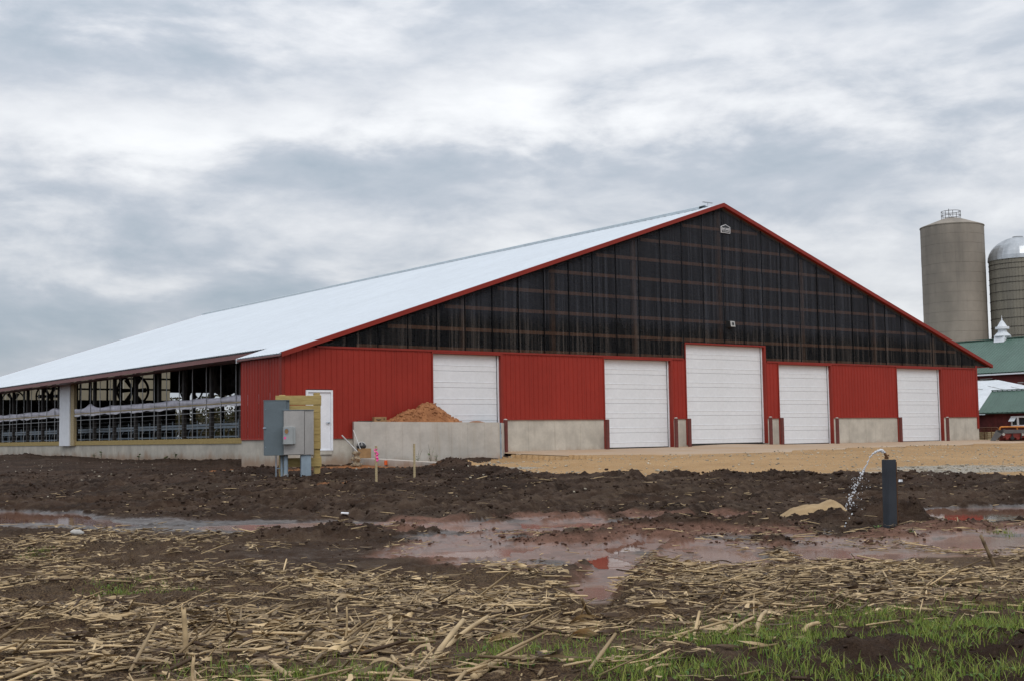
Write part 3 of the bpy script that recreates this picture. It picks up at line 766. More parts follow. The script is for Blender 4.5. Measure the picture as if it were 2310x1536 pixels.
def build_barn():
    B = BARN
    # foundation in poured lifts, with the faint ridges the form boards left
    def found(name, segs):
        m = MB()
        for x0, x1, z1 in segs:
            m.box(x0, x1, 0.0, .22, -1.0, z1)
            n = max(1, round((x1-x0)/1.22))
            for i in range(1, n): xx = x0+(x1-x0)*i/n; m.box(xx-.006, xx+.006, -.007, .01, -.9, z1-.004)
        return m.obj(name, M['concrete'], B)
    for s in [(0, 3.0, ZLOW), (3.0, 6.25, ZHI), (9.44, 14.8, ZHI), (18.63, 19.56, ZHI), (24.65, 25.6, ZHI), (29.36, 34.55, ZHI), (38.33, XR-.12, ZHI)]:
        found('foundation_wall', [s])
    m = MB(); m.box(XR-.12, XR+.03, .0, LEN, -1, ZLOW); m.box(XR-.2, XR, .22, LEN, -1, ZHI-.1); m.obj('foundation_wall', M['concrete'], B)
    m = MB(); m.box(0, .2, .22, BD, -1, ZLOW); m.box(.2, XW, BD-.2, BD, -1, ZLOW); m.obj('foundation_wall', M['concrete'], B)
    m = MB(); m.box(XW, XW+.2, BD, LEN, -1, .47)
    for k in range(23): yy = BD+1.2+k*2.44; m.box(XW-.006, XW+.02, yy-.006, yy+.006, -.9, .466)
    m.obj('foundation_wall', M['concrete'], B)
    m = MB(); m.box(XW, XR, LEN-.2, LEN, -1, .6); m.obj('foundation_wall', M['concrete'], B)
    m = MB(); m.box(XW+.2, XR-.2, .22, LEN-.2, -.2, -.004); m.obj('barn_floor', M['concrete'], B)
    m = MB(); m.box(.93, 1.93, -.05, .0, .05, .185); m.obj('door_step', M['concrete'], B)

    # red ribbed steel, sheet by sheet
    RIB = [(0, 0), (.088, 0), (.100, -.019), (.128, -.019), (.140, 0)]
    def sheet(x0, x1, zb, ztf, axis='x', flip=1, off=0.0):
        xs = []
        k0 = math.floor(x0/.2286)-1
        for k in range(k0, k0+int((x1-x0)/.2286)+4):
            for dx, dy in RIB:
                xx = k*.2286+dx
                if x0+.002 < xx < x1-.002: xs.append((xx, dy))
        def dyat(x):
            t = (x/.2286 % 1)*.2286
            return float(np.interp(t, [0, .088, .100, .128, .140, .2286], [0, 0, -.019, -.019, 0, 0]))
        xs = [(x0, dyat(x0))]+xs+[(x1, dyat(x1))]
        m = MB(); v = []; f = []
        for x, dy in xs:
            for z in (zb, ztf(x)):
                v.append((x, off+dy, z) if axis == 'x' else (off+dy, x, z))
        for i in range(len(xs)-1): q = (2*i, 2*i+2, 2*i+3, 2*i+1); f.append(q if axis == 'x' else q[::-1])
        return m.add(v, f)
    top = lambda x: min(3.84, rz(x)-.14)
    cuts = [(0.01, .93, ZLOW), (.93, 1.93, 2.33), (1.93, 3.0, ZLOW), (3.0, 6.25, ZHI), (9.44, 14.8, ZHI), (18.63, 19.56, ZHI), (24.65, 25.6, ZHI), (29.36, 34.55, ZHI), (38.33, XR, ZHI)]
    for a, b, zb in cuts:
        x = a
        while x < b-.02:
            e = min(b, (math.floor(x/.9144+1e-4)+1)*.9144)
            if b-e < .12: e = b
            sheet(x, e-(.004 if e < b else 0), zb+.03, top, off=-.012-.0015*(int(x*3) % 2)).obj('wall_panel', M['red'], B)
            x = e
    y = 0.0
    while y < BD-.05:
        e = min(BD, y+.9144)
        sheet(y+.012, e, ZLOW+.03, lambda t: rz(0)-.14, axis='y', off=-.012).obj('wall_panel', M['red'], B); y = e
    # flashings along the foot of the sheets and at corners
    for a, b, zb in cuts:
        if zb > 2: continue
        MB().prism([(-.002, zb-.012), (-.05, zb-.012), (-.05, zb+.004), (-.002, zb+.038)], 'x', a, b).obj('base_flashing', M['red_trim'], B)
    MB().prism([(-.002, ZLOW-.012), (-.05, ZLOW-.012), (-.05, ZLOW+.004), (-.002, ZLOW+.038)], 'y', -.05, BD).obj('base_flashing', M['red_trim'], B)
    m = MB(); m.box(-.036, .08, -.04, -.034, ZLOW, rz(0)-.13); m.box(-.04, -.034, -.04, .10, ZLOW, rz(0)-.13); m.obj('corner_trim', M['red_trim'], B)
    m = MB(); m.box(XR-.13, XR+.035, -.042, -.002, ZLOW, 4.02); m.box(XR+.001, XR+.035, -.002, .13, ZLOW, 4.02); m.obj('corner_trim', M['red_trim'], B)
    MB().box(XW-.02, XW+.02, BD+.0, BD+.06, ZLOW, 3.9).obj('corner_trim', M['red_trim'], B)
    m = MB()
    for a, b in ((1.35, 19.42), (24.79, XR-.13)): m.box(a, b, -.055, -.004, 3.825, 3.895)
    m.obj('head_trim', M['red_trim'], B)
    # right long wall of the barn
    m = MB(); m.box(XR-.02, XR, .14, LEN, ZHI-.1, 4.0); m.obj('side_wall', M['red'], B)

    # overhead doors: sections with a broad and a narrow face
    for k, (x0, x1, zb, zt) in enumerate(DOORS):
        jam = MB()
        jam.box(x1-.012, x1+.09, -.048, .19, zb, zt+.062); jam.box(x0-.05, x0+.004, -.048, .19, zb, zt+.062)
        jam.box(x0-.05, x1+.09, -.05, .19, zt, zt+.066)
        d = jam.obj('overhead_door', M['red_trim'], B)
        ya = .15
        m = MB(); m.box(x1-.075, x1-.012, ya-.05, ya-.01, zb, zt); m.obj('door_track', M['white'], d)
        m = MB(); m.box(x1-.10, x1-.075, ya-.012, ya+.04, zb, zt); m.obj('door_seal', M['seal'], d)
        m = MB(); m.box(x0, x1-.075, ya+.005, ya+.05, zb-.02, zb+.04); m.obj('bottom_seal', M['seal'], d)
        n = round((zt-zb)/.61); h = (zt-zb-.035)/n
        prof = [(ya, 0), (ya, .004), (ya-.012, .014), (ya-.012, .018), (ya-.004, .20*h/.61*0+.022), (ya-.004, .195), (ya-.014, .200), (ya-.014, .208), (ya-.002, .216), (ya, h-.012), (ya+.012, h-.006), (ya+.012, h)]
        mm = None
        for i in range(n):
            z0 = zb+.035+i*h
            v = []; f = []
            pr = [(ya+.012, .0), (ya-.004, .006), (ya-.004, .196), (ya-.016, .203), (ya-.016, .208), (ya-.001, .218), (ya-.001, h-.012), (ya+.012, h-.005), (ya+.03, h-.004), (ya+.03, 0)]
            if mm is None:
                mb = MB().prism(pr, 'x', 0, x1-.10-x0)
                o = mb.obj('door_panel', M['door'], d, w=(0, 0, 0)); mm = o.data
            else:
                o = bpy.data.objects.new('door_panel', mm); COL.objects.link(o); o.parent = d
            o.parent = d; o.location = Vector((x0, 0, z0))-ORG[d]; ORG[o] = Vector((x0, 0, z0))
    # white walk-in door
    m = MB(); m.box(.90, .975, -.07, .06, .19, 2.33); m.box(1.885, 1.96, -.07, .06, .19, 2.33); m.box(.975, 1.885, -.07, .06, 2.255, 2.33); m.box(.975, 1.885, -.06, .06, .19, .215)
    d = m.obj('walk_door', M['white'], B)
    MB().box(.98, 1.88, -.028, .02, .217, 2.25).obj('door_leaf', M['white'], d)
    m = MB(); m.tube((1.80, -.03, 1.17), (1.80, -.085, 1.17), .03, 10); m.tube((1.81, -.08, 1.17), (1.68, -.08, 1.17), .013, 8); m.obj('door_handle', M['galv'], d)

    # smoked corrugated gable sheets, one object per sheet
    def zb_of(x): return ZTC+.07 if 19.51 < x < 24.74 else 3.88
    def gable_sheet(x0, x1):
        xs = sorted(set([x0, x1]+[q for q in (19.51, 24.74, XA) if x0 < q < x1]+[k*.01905 for k in range(int(x0/.01905)+1, int(x1/.01905)+1)]))
        xs = [x for i, x in enumerate(xs) if i == 0 or x-xs[i-1] > 1e-4]
        m = MB(); v = []; f = []
        for i in range(len(xs)-1):
            a, b = xs[i], xs[i+1]; zb = zb_of((a+b)/2)
            ta, tb = rz(a)-.12, rz(b)-.12
            if max(ta, tb) < zb+.02: continue
            ta, tb = max(ta, zb+.002), max(tb, zb+.002)
            ya, yb = [-.012-.014*math.sin(2*math.pi*t/.0762) for t in (a, b)]
            n = len(v); v += [(a, ya, zb), (b, yb, zb), (b, yb, tb), (a, ya, ta)]; f.append((n, n+1, n+2, n+3))
        if not f: return
        m.add(v, f).obj('gable_sheet', M['poly'], B)
    # merge coincident verts are not needed: flat strips shade as narrow corrugations
    k = -16
    while XA+k*1.30 < XR:
        a, b = max(1.45, XA+k*1.30+.016), min(XR-.12, XA+(k+1)*1.30-.016)
        if b > a: gable_sheet(a, b)
        xs_ = XA+k*1.30; zb_ = zb_of(xs_)
        if xs_ > 1.6 and rz(xs_)-.14 > zb_+.1: MB().box(xs_-.017, xs_+.017, -.034, -.004, zb_, rz(xs_)-.14).obj('sheet_joint', M['joint'], B)
        k += 1
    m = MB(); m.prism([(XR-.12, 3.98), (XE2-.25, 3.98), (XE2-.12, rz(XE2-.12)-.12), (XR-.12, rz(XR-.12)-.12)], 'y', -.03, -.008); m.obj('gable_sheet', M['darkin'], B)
    MB().box(XR+.036, XE2-.1, -.06, .3, 3.955, 3.985).obj('soffit_trim', M['red_trim'], B)
    MB().prism([(XR+.036, 3.90), (XR+.1, 3.90), (XE2-.1, 3.955), (XR+.036, 3.955)], 'y', .3, LEN).obj('soffit', M['fascia'], B)
    # girts and posts seen faintly through the sheets
    for z in (4.72, 5.57, 6.41, 7.27, 8.12, 8.97, 9.82):
        half = (ZA-.35-z)/SL
        MB().box(max(.6, XA-half), min(XR-.1, XA+half), .02, .06, z-.068, z+.068).obj('girt', M['brownwood'], B)
    for a_, b_ in ((3, 19.45), (24.8, XR-.1)): MB().box(a_, b_, .02, .06, 3.90, 4.02).obj('girt', M['brownwood'], B)
    for x in (7.76, 12.2, 16.71, 21.95, 27.57, 33.0, 37.9):
        zt = rz(x)-.3; zb = 4.65 if 19.5 < x < 24.7 else 3.9
        MB().box(x-.10, x+.10, .065, .22, zb, zt).obj('gable_post', M['postwood'], B)
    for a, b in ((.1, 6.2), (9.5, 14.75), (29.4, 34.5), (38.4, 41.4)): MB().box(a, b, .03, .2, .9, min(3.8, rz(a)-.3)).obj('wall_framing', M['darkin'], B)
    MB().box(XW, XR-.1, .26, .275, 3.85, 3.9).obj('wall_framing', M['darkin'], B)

    # roof: white ribbed steel, both slopes, then the low piece over the corner bay
    def slope(x_ridge, x_eave, y0, y1, zoff=0.0):
        sgn = 1 if x_eave > x_ridge else -1
        ys = []
        k = 0
        while y0+k*.2286 < y1-.01:
            for dy, dz in ((0, 0), (.085, 0), (.102, .022), (.126, .022), (.143, 0)):
                t = y0+k*.2286+dy
                if t < y1: ys.append((t, dz))
            k += 1
        ys.append((y1, 0))
        m = MB(); v = []; f = []
        for t, dz in ys:
            v += [(x_ridge, t, rz(x_ridge)+dz+zoff), (x_eave, t, rz(x_eave)+dz+zoff)]
        for i in range(len(ys)-1):
            q = (2*i, 2*i+1, 2*i+3, 2*i+2); f.append(q if sgn < 0 else q[::-1])
        n = len(v)
        v += [(x_ridge, y0, rz(x_ridge)-.035+zoff), (x_eave, y0, rz(x_eave)-.035+zoff), (x_eave, y1, rz(x_eave)-.035+zoff), (x_ridge, y1, rz(x_ridge)-.035+zoff)]
        f.append((n, n+1, n+2, n+3) if sgn > 0 else (n+3, n+2, n+1, n))
        return m.add(v, f)
    slope(XA-.02, XE, -.2, LEN+.3).obj('roof', M['white_steel'], B)
    slope(XA+.02, XE2, -.2, LEN+.3).obj('roof', M['white_steel'], B)
    slope(XE+.25, -.14, -.2, BD+.12, .012).obj('lower_roof', M['white_steel'], B)
    MB().prism([(XA-.01-SL*0, 0), (0, 0), (0, 0)], 'y', 0, .001) if False else None
    # underside boards darken the inside
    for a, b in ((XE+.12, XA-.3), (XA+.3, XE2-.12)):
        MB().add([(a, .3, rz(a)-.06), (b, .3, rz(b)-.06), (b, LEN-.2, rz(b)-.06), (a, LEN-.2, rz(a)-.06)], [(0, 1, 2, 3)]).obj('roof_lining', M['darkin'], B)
    m = MB()
    for k in range(18):
        y = 2.8+k*3.05
        for a, b in ((XW+.1, XA), (XA, XR-.1)): m.add([(a, y, rz(a)-.1), (b, y, rz(b)-.1), (b, y, rz(b)-.55), (a, y, rz(a)-.55), (a, y+.12, rz(a)-.1), (b, y+.12, rz(b)-.1), (b, y+.12, rz(b)-.55), (a, y+.12, rz(a)-.55)], [(0, 1, 2, 3), (7, 6, 5, 4), (3, 2, 6, 7)])
    m.obj('rafters', M['darkin'], B)
    # ridge vent, scalloped along its lower edge
    m = MB()
    for s in (-1, 1):
        v = []; f = []
        n = 240
        for i in range(n+1):
            y = 1.0+i*(LEN-1.2)/n
            v += [(XA, y, ZA+.13), (XA+s*.38, y, ZA+.02), (XA+s*.38, y, ZA-.098), (XA+s*.38, y, ZA-.12)]
        for i in range(n):
            a = 4*i; f += [(a, a+1, a+5, a+4), (a+1, a+2, a+6, a+5)]
            if i % 2 == 0: f.append((a+2, a+3, a+7, a+6))
        m.add(v, f)
    m.obj('ridge_vent', M['ridge'], B)
    # rake boards
    for s, xe in ((-1, -.12), (1, XE2)):
        x0, x1 = XA, xe
        poly = [(x0, rz(x0)+.045), (x1, rz(x1)+.045), (x1, rz(x1)-.13), (x0, rz(x0)-.13)]
        m = MB().prism(poly, 'y', -.235, -.205)
        poly2 = [(x0, rz(x0)-.115), (x1, rz(x1)-.115), (x1, rz(x1)-.13), (x0, rz(x0)-.13)]
        m.prism(poly2, 'y', -.205, -.03)
        m.prism([(x0, rz(x0)+.045), (x1, rz(x1)+.045), (x1, rz(x1)+.03), (x0, rz(x0)+.03)], 'y', -.205, -.10)
        m.obj('rake_trim', M['red_trim'], B)
    MB().prism([(XA, rz(XA)+.03), (XE, rz(XE)+.03), (XE, rz(XE)-.2), (XA, rz(XA)-.2)], 'y', LEN+.305, LEN+.33).obj('rake_trim', M['fascia'], B)
    # eave boards of the long side
    MB().box(XE+.02, XE+.06, BD-.02, LEN+.3, rz(XE)-.24, rz(XE)-.06).obj('fascia', M['fascia'], B)
    MB().add([(XE+.06, BD, rz(XE)-.26), (XW+.1, BD, rz(XE)-.20), (XW+.1, LEN, rz(XE)-.20), (XE+.06, LEN, rz(XE)-.26)], [(0, 1, 2, 3)]).obj('soffit', M['fascia'], B)
    MB().box(-.155, -.13, -.19, BD+.10, rz(-.14)-.085, rz(-.14)-.028).obj('fascia', M['fascia'], B)
    m = MB(); m.prism([(-.16, rz(-.14)+.02), (XE+.2, rz(XE+.2)+.025), (XE+.2, rz(XE+.2)-.1), (-.16, rz(-.14)-.15)], 'y', BD+.12, BD+.15); m.obj('rake_trim', M['white'], B)

    # open long side: posts, sill, rolled curtain, guide pipes
    for k in range(17):
        y = 2.85+3.05*k
        if y < BD: continue
        MB().box(XW+.02, XW+.16, y-.11, y+.11, .47, 3.9).obj('side_post', M['darkpost'], B)
    for k in range(9):
        y0 = BD+k*6.1; MB().box(XW-.04, XW+.16, y0, min(y0+6.09, LEN), .472, .70).obj('sill_board', M['lumber'], B)
    m = MB(); m.box(XW-.20, XW+.0, 30.55, 32.35, .44, 4.0); bx = m.obj('curtain_box', M['white'], B)
    MB().box(XW-.14, XW+.02, 30.0, 30.54, .45, 3.95).obj('curtain_box_stud', M['tanwood'], B)
    for k in range(36):
        y = 4.4+1.525*k
        if 29.8 < y < 32.6 or y > LEN-.5: continue
        MB().tube((XW-.14, y, .70), (XW-.14, y, 3.88), .019, 6).obj('guide_pipe', M['pipegrey'], B)
    for y0, y1, bulge in ((BD, 29.95, 27.6), (32.4, LEN-1, 33.6)):
        n = 110; ring = 12; v = []; f = []
        for i in range(n+1):
            y = y0+(y1-y0)*i/n
            sag = .02*math.sin(y*2.1)+.03*math.sin(y*.83+1)
            fat = 1+.75*math.exp(-((y-bulge)/.8)**2)
            for j in range(ring):
                t = 2*math.pi*j/ring
                r = .15*(1+.16*math.sin(3*t+y*1.7)+.08*math.sin(5*t-y*4.1))
                v.append((XW-.02+r*.75*math.cos(t), y, 2.30+sag*.4+r*fat*math.sin(t)*1.0+.08*(fat-1)))
        for i in range(n):
            for j in range(ring): f.append((i*ring+j, i*ring+(j+1) % ring, (i+1)*ring+(j+1) % ring, (i+1)*ring+j))
        c = MB().add(v, f).obj('rolled_curtain', M['curtain'], B, smooth=True)
        v = []; f = []
        for i in range(n+1):
            y = y0+(y1-y0)*i/n; w = .025*math.sin(y*2.05)+.015*math.sin(y*5.3)
            v += [(XW-.10, y, 2.15), (XW-.13, y, 2.10+w*.3), (XW-.11+w*.3, y, 2.045+w)]
        for i in range(n): f += [(3*i, 3*i+1, 3*i+4, 3*i+3), (3*i+1, 3*i+2, 3*i+5, 3*i+4)]
        MB().add(v, f).obj('curtain_flap', M['curtainw'], c, smooth=True)
        MB().box(XW-.15, XW-.115, y0, y1, 2.15, 2.195).obj('curtain_batten', M['tanwood'], c)
    MB().box(XW-.015, XW+.015, BD, LEN, 1.82, 1.845).obj('guard_rail', M['pipegrey'], B)
    m = MB()
    for z in np.arange(.82, 2.1, .2): m.box(XW-.002, XW+.002, BD, LEN, z-.002, z+.002)
    o = m.obj('wire_mesh', M['pipegrey'], B); o['kind'] = 'stuff'

    # far gable: beige sheets over framing, dark below, the middle doorway open
    seam = [XW+i*1.275 for i in range(14)]
    for i in range(13):
        a, b = seam[i], seam[i+1]-.01
        MB().add([(a, LEN-.05, 3.9), (b, LEN-.05, 3.9), (b, LEN-.05, rz(b)-.15), (a, LEN-.05, rz(a)-.15)], [(0, 1, 2, 3)]).obj('far_gable_sheet', M['beige'], B)
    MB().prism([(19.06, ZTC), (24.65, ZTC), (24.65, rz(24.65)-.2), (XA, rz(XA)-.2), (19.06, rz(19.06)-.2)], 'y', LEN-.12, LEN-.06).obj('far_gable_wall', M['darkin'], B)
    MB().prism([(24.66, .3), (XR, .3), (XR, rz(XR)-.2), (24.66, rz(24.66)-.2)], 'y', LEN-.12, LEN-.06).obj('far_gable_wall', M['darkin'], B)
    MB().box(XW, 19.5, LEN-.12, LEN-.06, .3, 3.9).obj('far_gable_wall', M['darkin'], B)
    for z in (4.75, 5.6, 6.45, 7.3, 8.15):
        half = (ZA-.3-z)/SL
        MB().box(max(XW, XA-half), 19.5, LEN-.2, LEN-.121, z-.07, z+.07).obj('far_girt', M['darkpost'], B)
    for k in range(8):
        x = 3.4+2.1*k; MB().box(x-.07, x+.07, LEN-.26, LEN-.201, 3.8, rz(x)-.3).obj('far_stud', M['darkpost'], B)
    # interior posts
    for x in (9.4, 16.6, 27.5, 34.7):
        for k in range(9):
            y = 5.9+6.1*k
            MB().box(x-.09, x+.09, y-.09, y+.09, 0, rz(x)-.5).obj('interior_post', M['darkpost'], B)
    MB().tube((XA+.2, 1.0, ZA+.1), (XA+.2, 1.0, ZA+.28), .012, 6).obj('ridge_bracket', M['pipegrey'], B)
    MB().box(XA-.12, XA+.5, .94, 1.06, ZA+.26, ZA+.28).obj('ridge_bracket', M['pipegrey'], B)


build_barn()


# ------------------------------------------------------------------ stall rails and fans inside the barn
def build_inside():
    t = thing('stall_railing', (3.6, 30, 0), 'galvanised stall rails with uprights and hoops behind the open barn side', 'railing')
    for z, h in ((1.33, .05), (1.20, .045), (.78, .025)):
        MB().box(3.6-.03, 3.6+.03, 3.6, 57, z-h, z+h).obj('rail', M['galv'], t)
    for k in range(36):
        y = 4.0+1.5*k
        MB().tube((3.62, y, -.004), (3.62, y, 1.55), .03, 8).obj('upright', M['galv'], t)
    for k in range(36):
        y = 4.7+1.5*k; pts = [(3.6, y+.33*math.cos(a), .82+.30*math.sin(a)) for a in np.linspace(-1.2, 1.6, 8)]
        MB().path(pts, [.02]*8, 6).obj('hoop', M['galv'], t)
    # fans: shroud ring, guard, motor, six blades
    def fan():
        f = thing('barn_fan', (0, 0, 0), '', 'fan', 'cooling fans hung in the barn')
        m = MB(); v = []; q = []; n = 28
        for i in range(n):
            a = 2*math.pi*i/n; c, s = math.cos(a), math.sin(a)
            for r, y in ((.86, -.18), (.80, -.05), (.80, .22), (.86, .25), (.90, .22), (.90, -.15)): v.append((r*c, y, r*s))
        for i in range(n):
            for j in range(6): q.append((i*6+j, i*6+(j+1) % 6, ((i+1) % n)*6+(j+1) % 6, ((i+1) % n)*6+j))
        m.add(v, q).obj('shroud', M['darkpost'], f, smooth=True)
        m = MB(); m.tube((0, -.2, 0), (0, .15, 0), .13, 12); m.obj('motor', M['seal'], f)
        MB().box(-.85, .85, .16, .20, -.05, .05).obj('mount_bar', M['darkpost'], f)
        bm = None
        for k in range(6):
            if bm is None:
                o = MB().add([(-.07, -.04, .10), (.07, .04, .10), (.14, .07, .74), (-.14, -.05, .74), (-.07, -.025, .10), (.07, .055, .10), (.14, .085, .74), (-.14, -.035, .74)],
                             [(0, 1, 2, 3), (7, 6, 5, 4), (0, 4, 5, 1), (1, 5, 6, 2), (2, 6, 7, 3), (3, 7, 4, 0)]).obj('blade', M['darkpost'], f); bm = o.data
            else:
                o = bpy.data.objects.new('blade', bm); COL.objects.link(o); o.parent = f
            o.rotation_euler = (0, math.pi/3*k+.5, 0)
        for dx in (-.5, .5): MB().tube((dx, .2, .7), (dx, .2, 1.15), .015, 5).obj('hanger', M['darkpost'], f)
        return f
    proto = fan(); kids = list(proto.children)
    spots = [(300, 880, 6.0, 1.0, 'large six blade fan hanging against the lit beige far wall'), (508, 848, 4.6, 1.0, 'dark barn fan hanging next to the red corner bay'),
             (112, 893, 4.8, .95, 'barn fan hanging left of the white curtain box'), (432, 880, 19.9, 1.0, 'small far fan hanging in front of the open doorway'),
             (30, 905, 5.5, .9, 'leftmost barn fan, half hidden above the rolled curtain')]
    for i, (u, v, X, sc, lab) in enumerate(spots):
        q = onX(u, v, X)
        if i == 0: f = proto
        else:
            f = proto.copy(); COL.objects.link(f)
            for c in kids: d = c.copy(); COL.objects.link(d); d.parent = f
        f.location = q; f.scale = (sc,)*3; f.rotation_euler = (0, 0, -.25 if i != 1 else .5); f['label'] = lab
    # a few farm things near the far doorway read only as pale shapes: leave them to the trees behind


build_inside()


# ------------------------------------------------------------------ sign and lamp on the gable
def build_gable_things():
    t = thing('builder_sign', (22.27, -.05, 9.86), 'small white bordered black builder sign near the barn peak', 'sign')
    def roofy(s, dz=0): return [(22.27-.30*s, 9.86-.19*s+dz), (22.27+.30*s, 9.86-.19*s+dz), (22.27+.30*s, 9.86+.10*s+dz), (22.27, 9.86+.21*s+dz), (22.27-.30*s, 9.86+.10*s+dz)]
    MB().prism(roofy(1.0), 'y', -.075, -.045).obj('sign_border', M['signw'], t)
    MB().prism(roofy(.89), 'y', -.079, -.0752).obj('sign_face', M['sign'], t)
    cu = bpy.data.curves.new('txt', 'FONT'); cu.body = 'BAYLAND'; cu.size = .135; cu.align_x = 'CENTER'; cu.extrude = .002; cu.offset = .001
    to = bpy.data.objects.new('txt', cu); COL.objects.link(to)
    me = bpy.data.meshes.new_from_object(to.evaluated_get(bpy.context.evaluated_depsgraph_get()))
    bpy.data.objects.remove(to)
    me.transform(Matrix.Rotation(math.pi/2, 4, 'X')); me.materials.clear(); me.materials.append(M['signw'])
    sx = .47/max(1e-3, max(v.co.x for v in me.vertices)-min(v.co.x for v in me.vertices))
    me.transform(Matrix.Diagonal((sx, 1, 1.15, 1)))
    o = bpy.data.objects.new('lettering', me); link(o, t, (22.27, -.082, 9.80))
    MB().box(22.05, 22.49, -.083, -.0792, 9.745, 9.76).obj('sign_underline', M['signw'], t)
    t = thing('wall_lamp', (22.32, -.03, 5.5), 'small dark wall pack lamp with pale lens above the tall door', 'lamp')
    MB().prism([(-.03, 5.34), (-.30, 5.36), (-.26, 5.62), (-.03, 5.68)], 'x', 22.17, 22.50).obj('housing', M['lamp'], t, bevel=.01)
    MB().prism([(-.301, 5.365), (-.315, 5.37), (-.275, 5.615), (-.262, 5.61)], 'x', 22.20, 22.47).obj('lens', M['lens'], t)
    MB().prism([(-.318, 5.43), (-.325, 5.43), (-.300, 5.56), (-.294, 5.56)], 'x', 22.27, 22.40).obj('lens_bars', M['lamp'], t)


build_gable_things()


def ico():
    t = (1+5**.5)/2
    v = np.array([(-1, t, 0), (1, t, 0), (-1, -t, 0), (1, -t, 0), (0, -1, t), (0, 1, t), (0, -1, -t), (0, 1, -t), (t, 0, -1), (t, 0, 1), (-t, 0, -1), (-t, 0, 1)], float)
    f = np.array([(0, 11, 5), (0, 5, 1), (0, 1, 7), (0, 7, 10), (0, 10, 11), (1, 5, 9), (5, 11, 4), (11, 10, 2), (10, 7, 6), (7, 1, 8), (3, 9, 4), (3, 4, 2), (3, 2, 6), (3, 6, 8), (3, 8, 9), (4, 9, 5), (2, 4, 11), (6, 2, 10), (8, 6, 7), (9, 8, 1)])
    return v/np.linalg.norm(v[0]), f


# ------------------------------------------------------------------ bollards
def build_bollards():
    spots = [(1142, 9.28, 'red steel bollard just right of the grey concrete pit wall', True), (1372, 14.50, 'red bollard at the left jamb of the second white door', False),
             (1527, 18.42, 'capped red bollard on the strip between second and tall doors', True), (1558, 19.22, 'red bollard at the left jamb of the tall middle door', False),
             (1741, 24.42, 'capped red bollard right of the tall middle door', True), (1766, 25.20, 'red bollard at the left jamb of the fourth door', False),
             (1891, 29.14, 'capped red bollard right of the fourth door, by the long concrete stretch', True), (2034, 34.08, 'red bollard at the left jamb of the last door on the right', False),
             (2140, 38.05, 'capped red bollard nearest the right corner of the barn', True)]
    for i, (u, x, lab, cap) in enumerate(spots):
        y = -.5; zg = float(apron_z(x, y))-.01
        t = thing('bollard', (x, y, zg), lab, 'bollard', 'red bollards along the barn front')
        h = 1.24 + random.uniform(-.02, .03)
        MB().lathe([(.086, -.1), (.086, h), (.080, h+.004)], 20, (x, y)).obj('post', M['bollard'], t, smooth=False)
        t.children[0].data.transform(Matrix.Translation((0, 0, zg)))
        if cap:
            m = MB().lathe([(.080, zg+h+.004), (.074, zg+h+.022), (.05, zg+h+.042), (.01, zg+h+.05)], 20, (x, y)); m.obj('cap', M['bollcap'], t, smooth=True)
        else:
            MB().lathe([(.072, zg+h+.004), (.07, zg+h+.008), (.01, zg+h+.009)], 20, (x, y)).obj('cap', M['bollard'], t)


build_bollards()


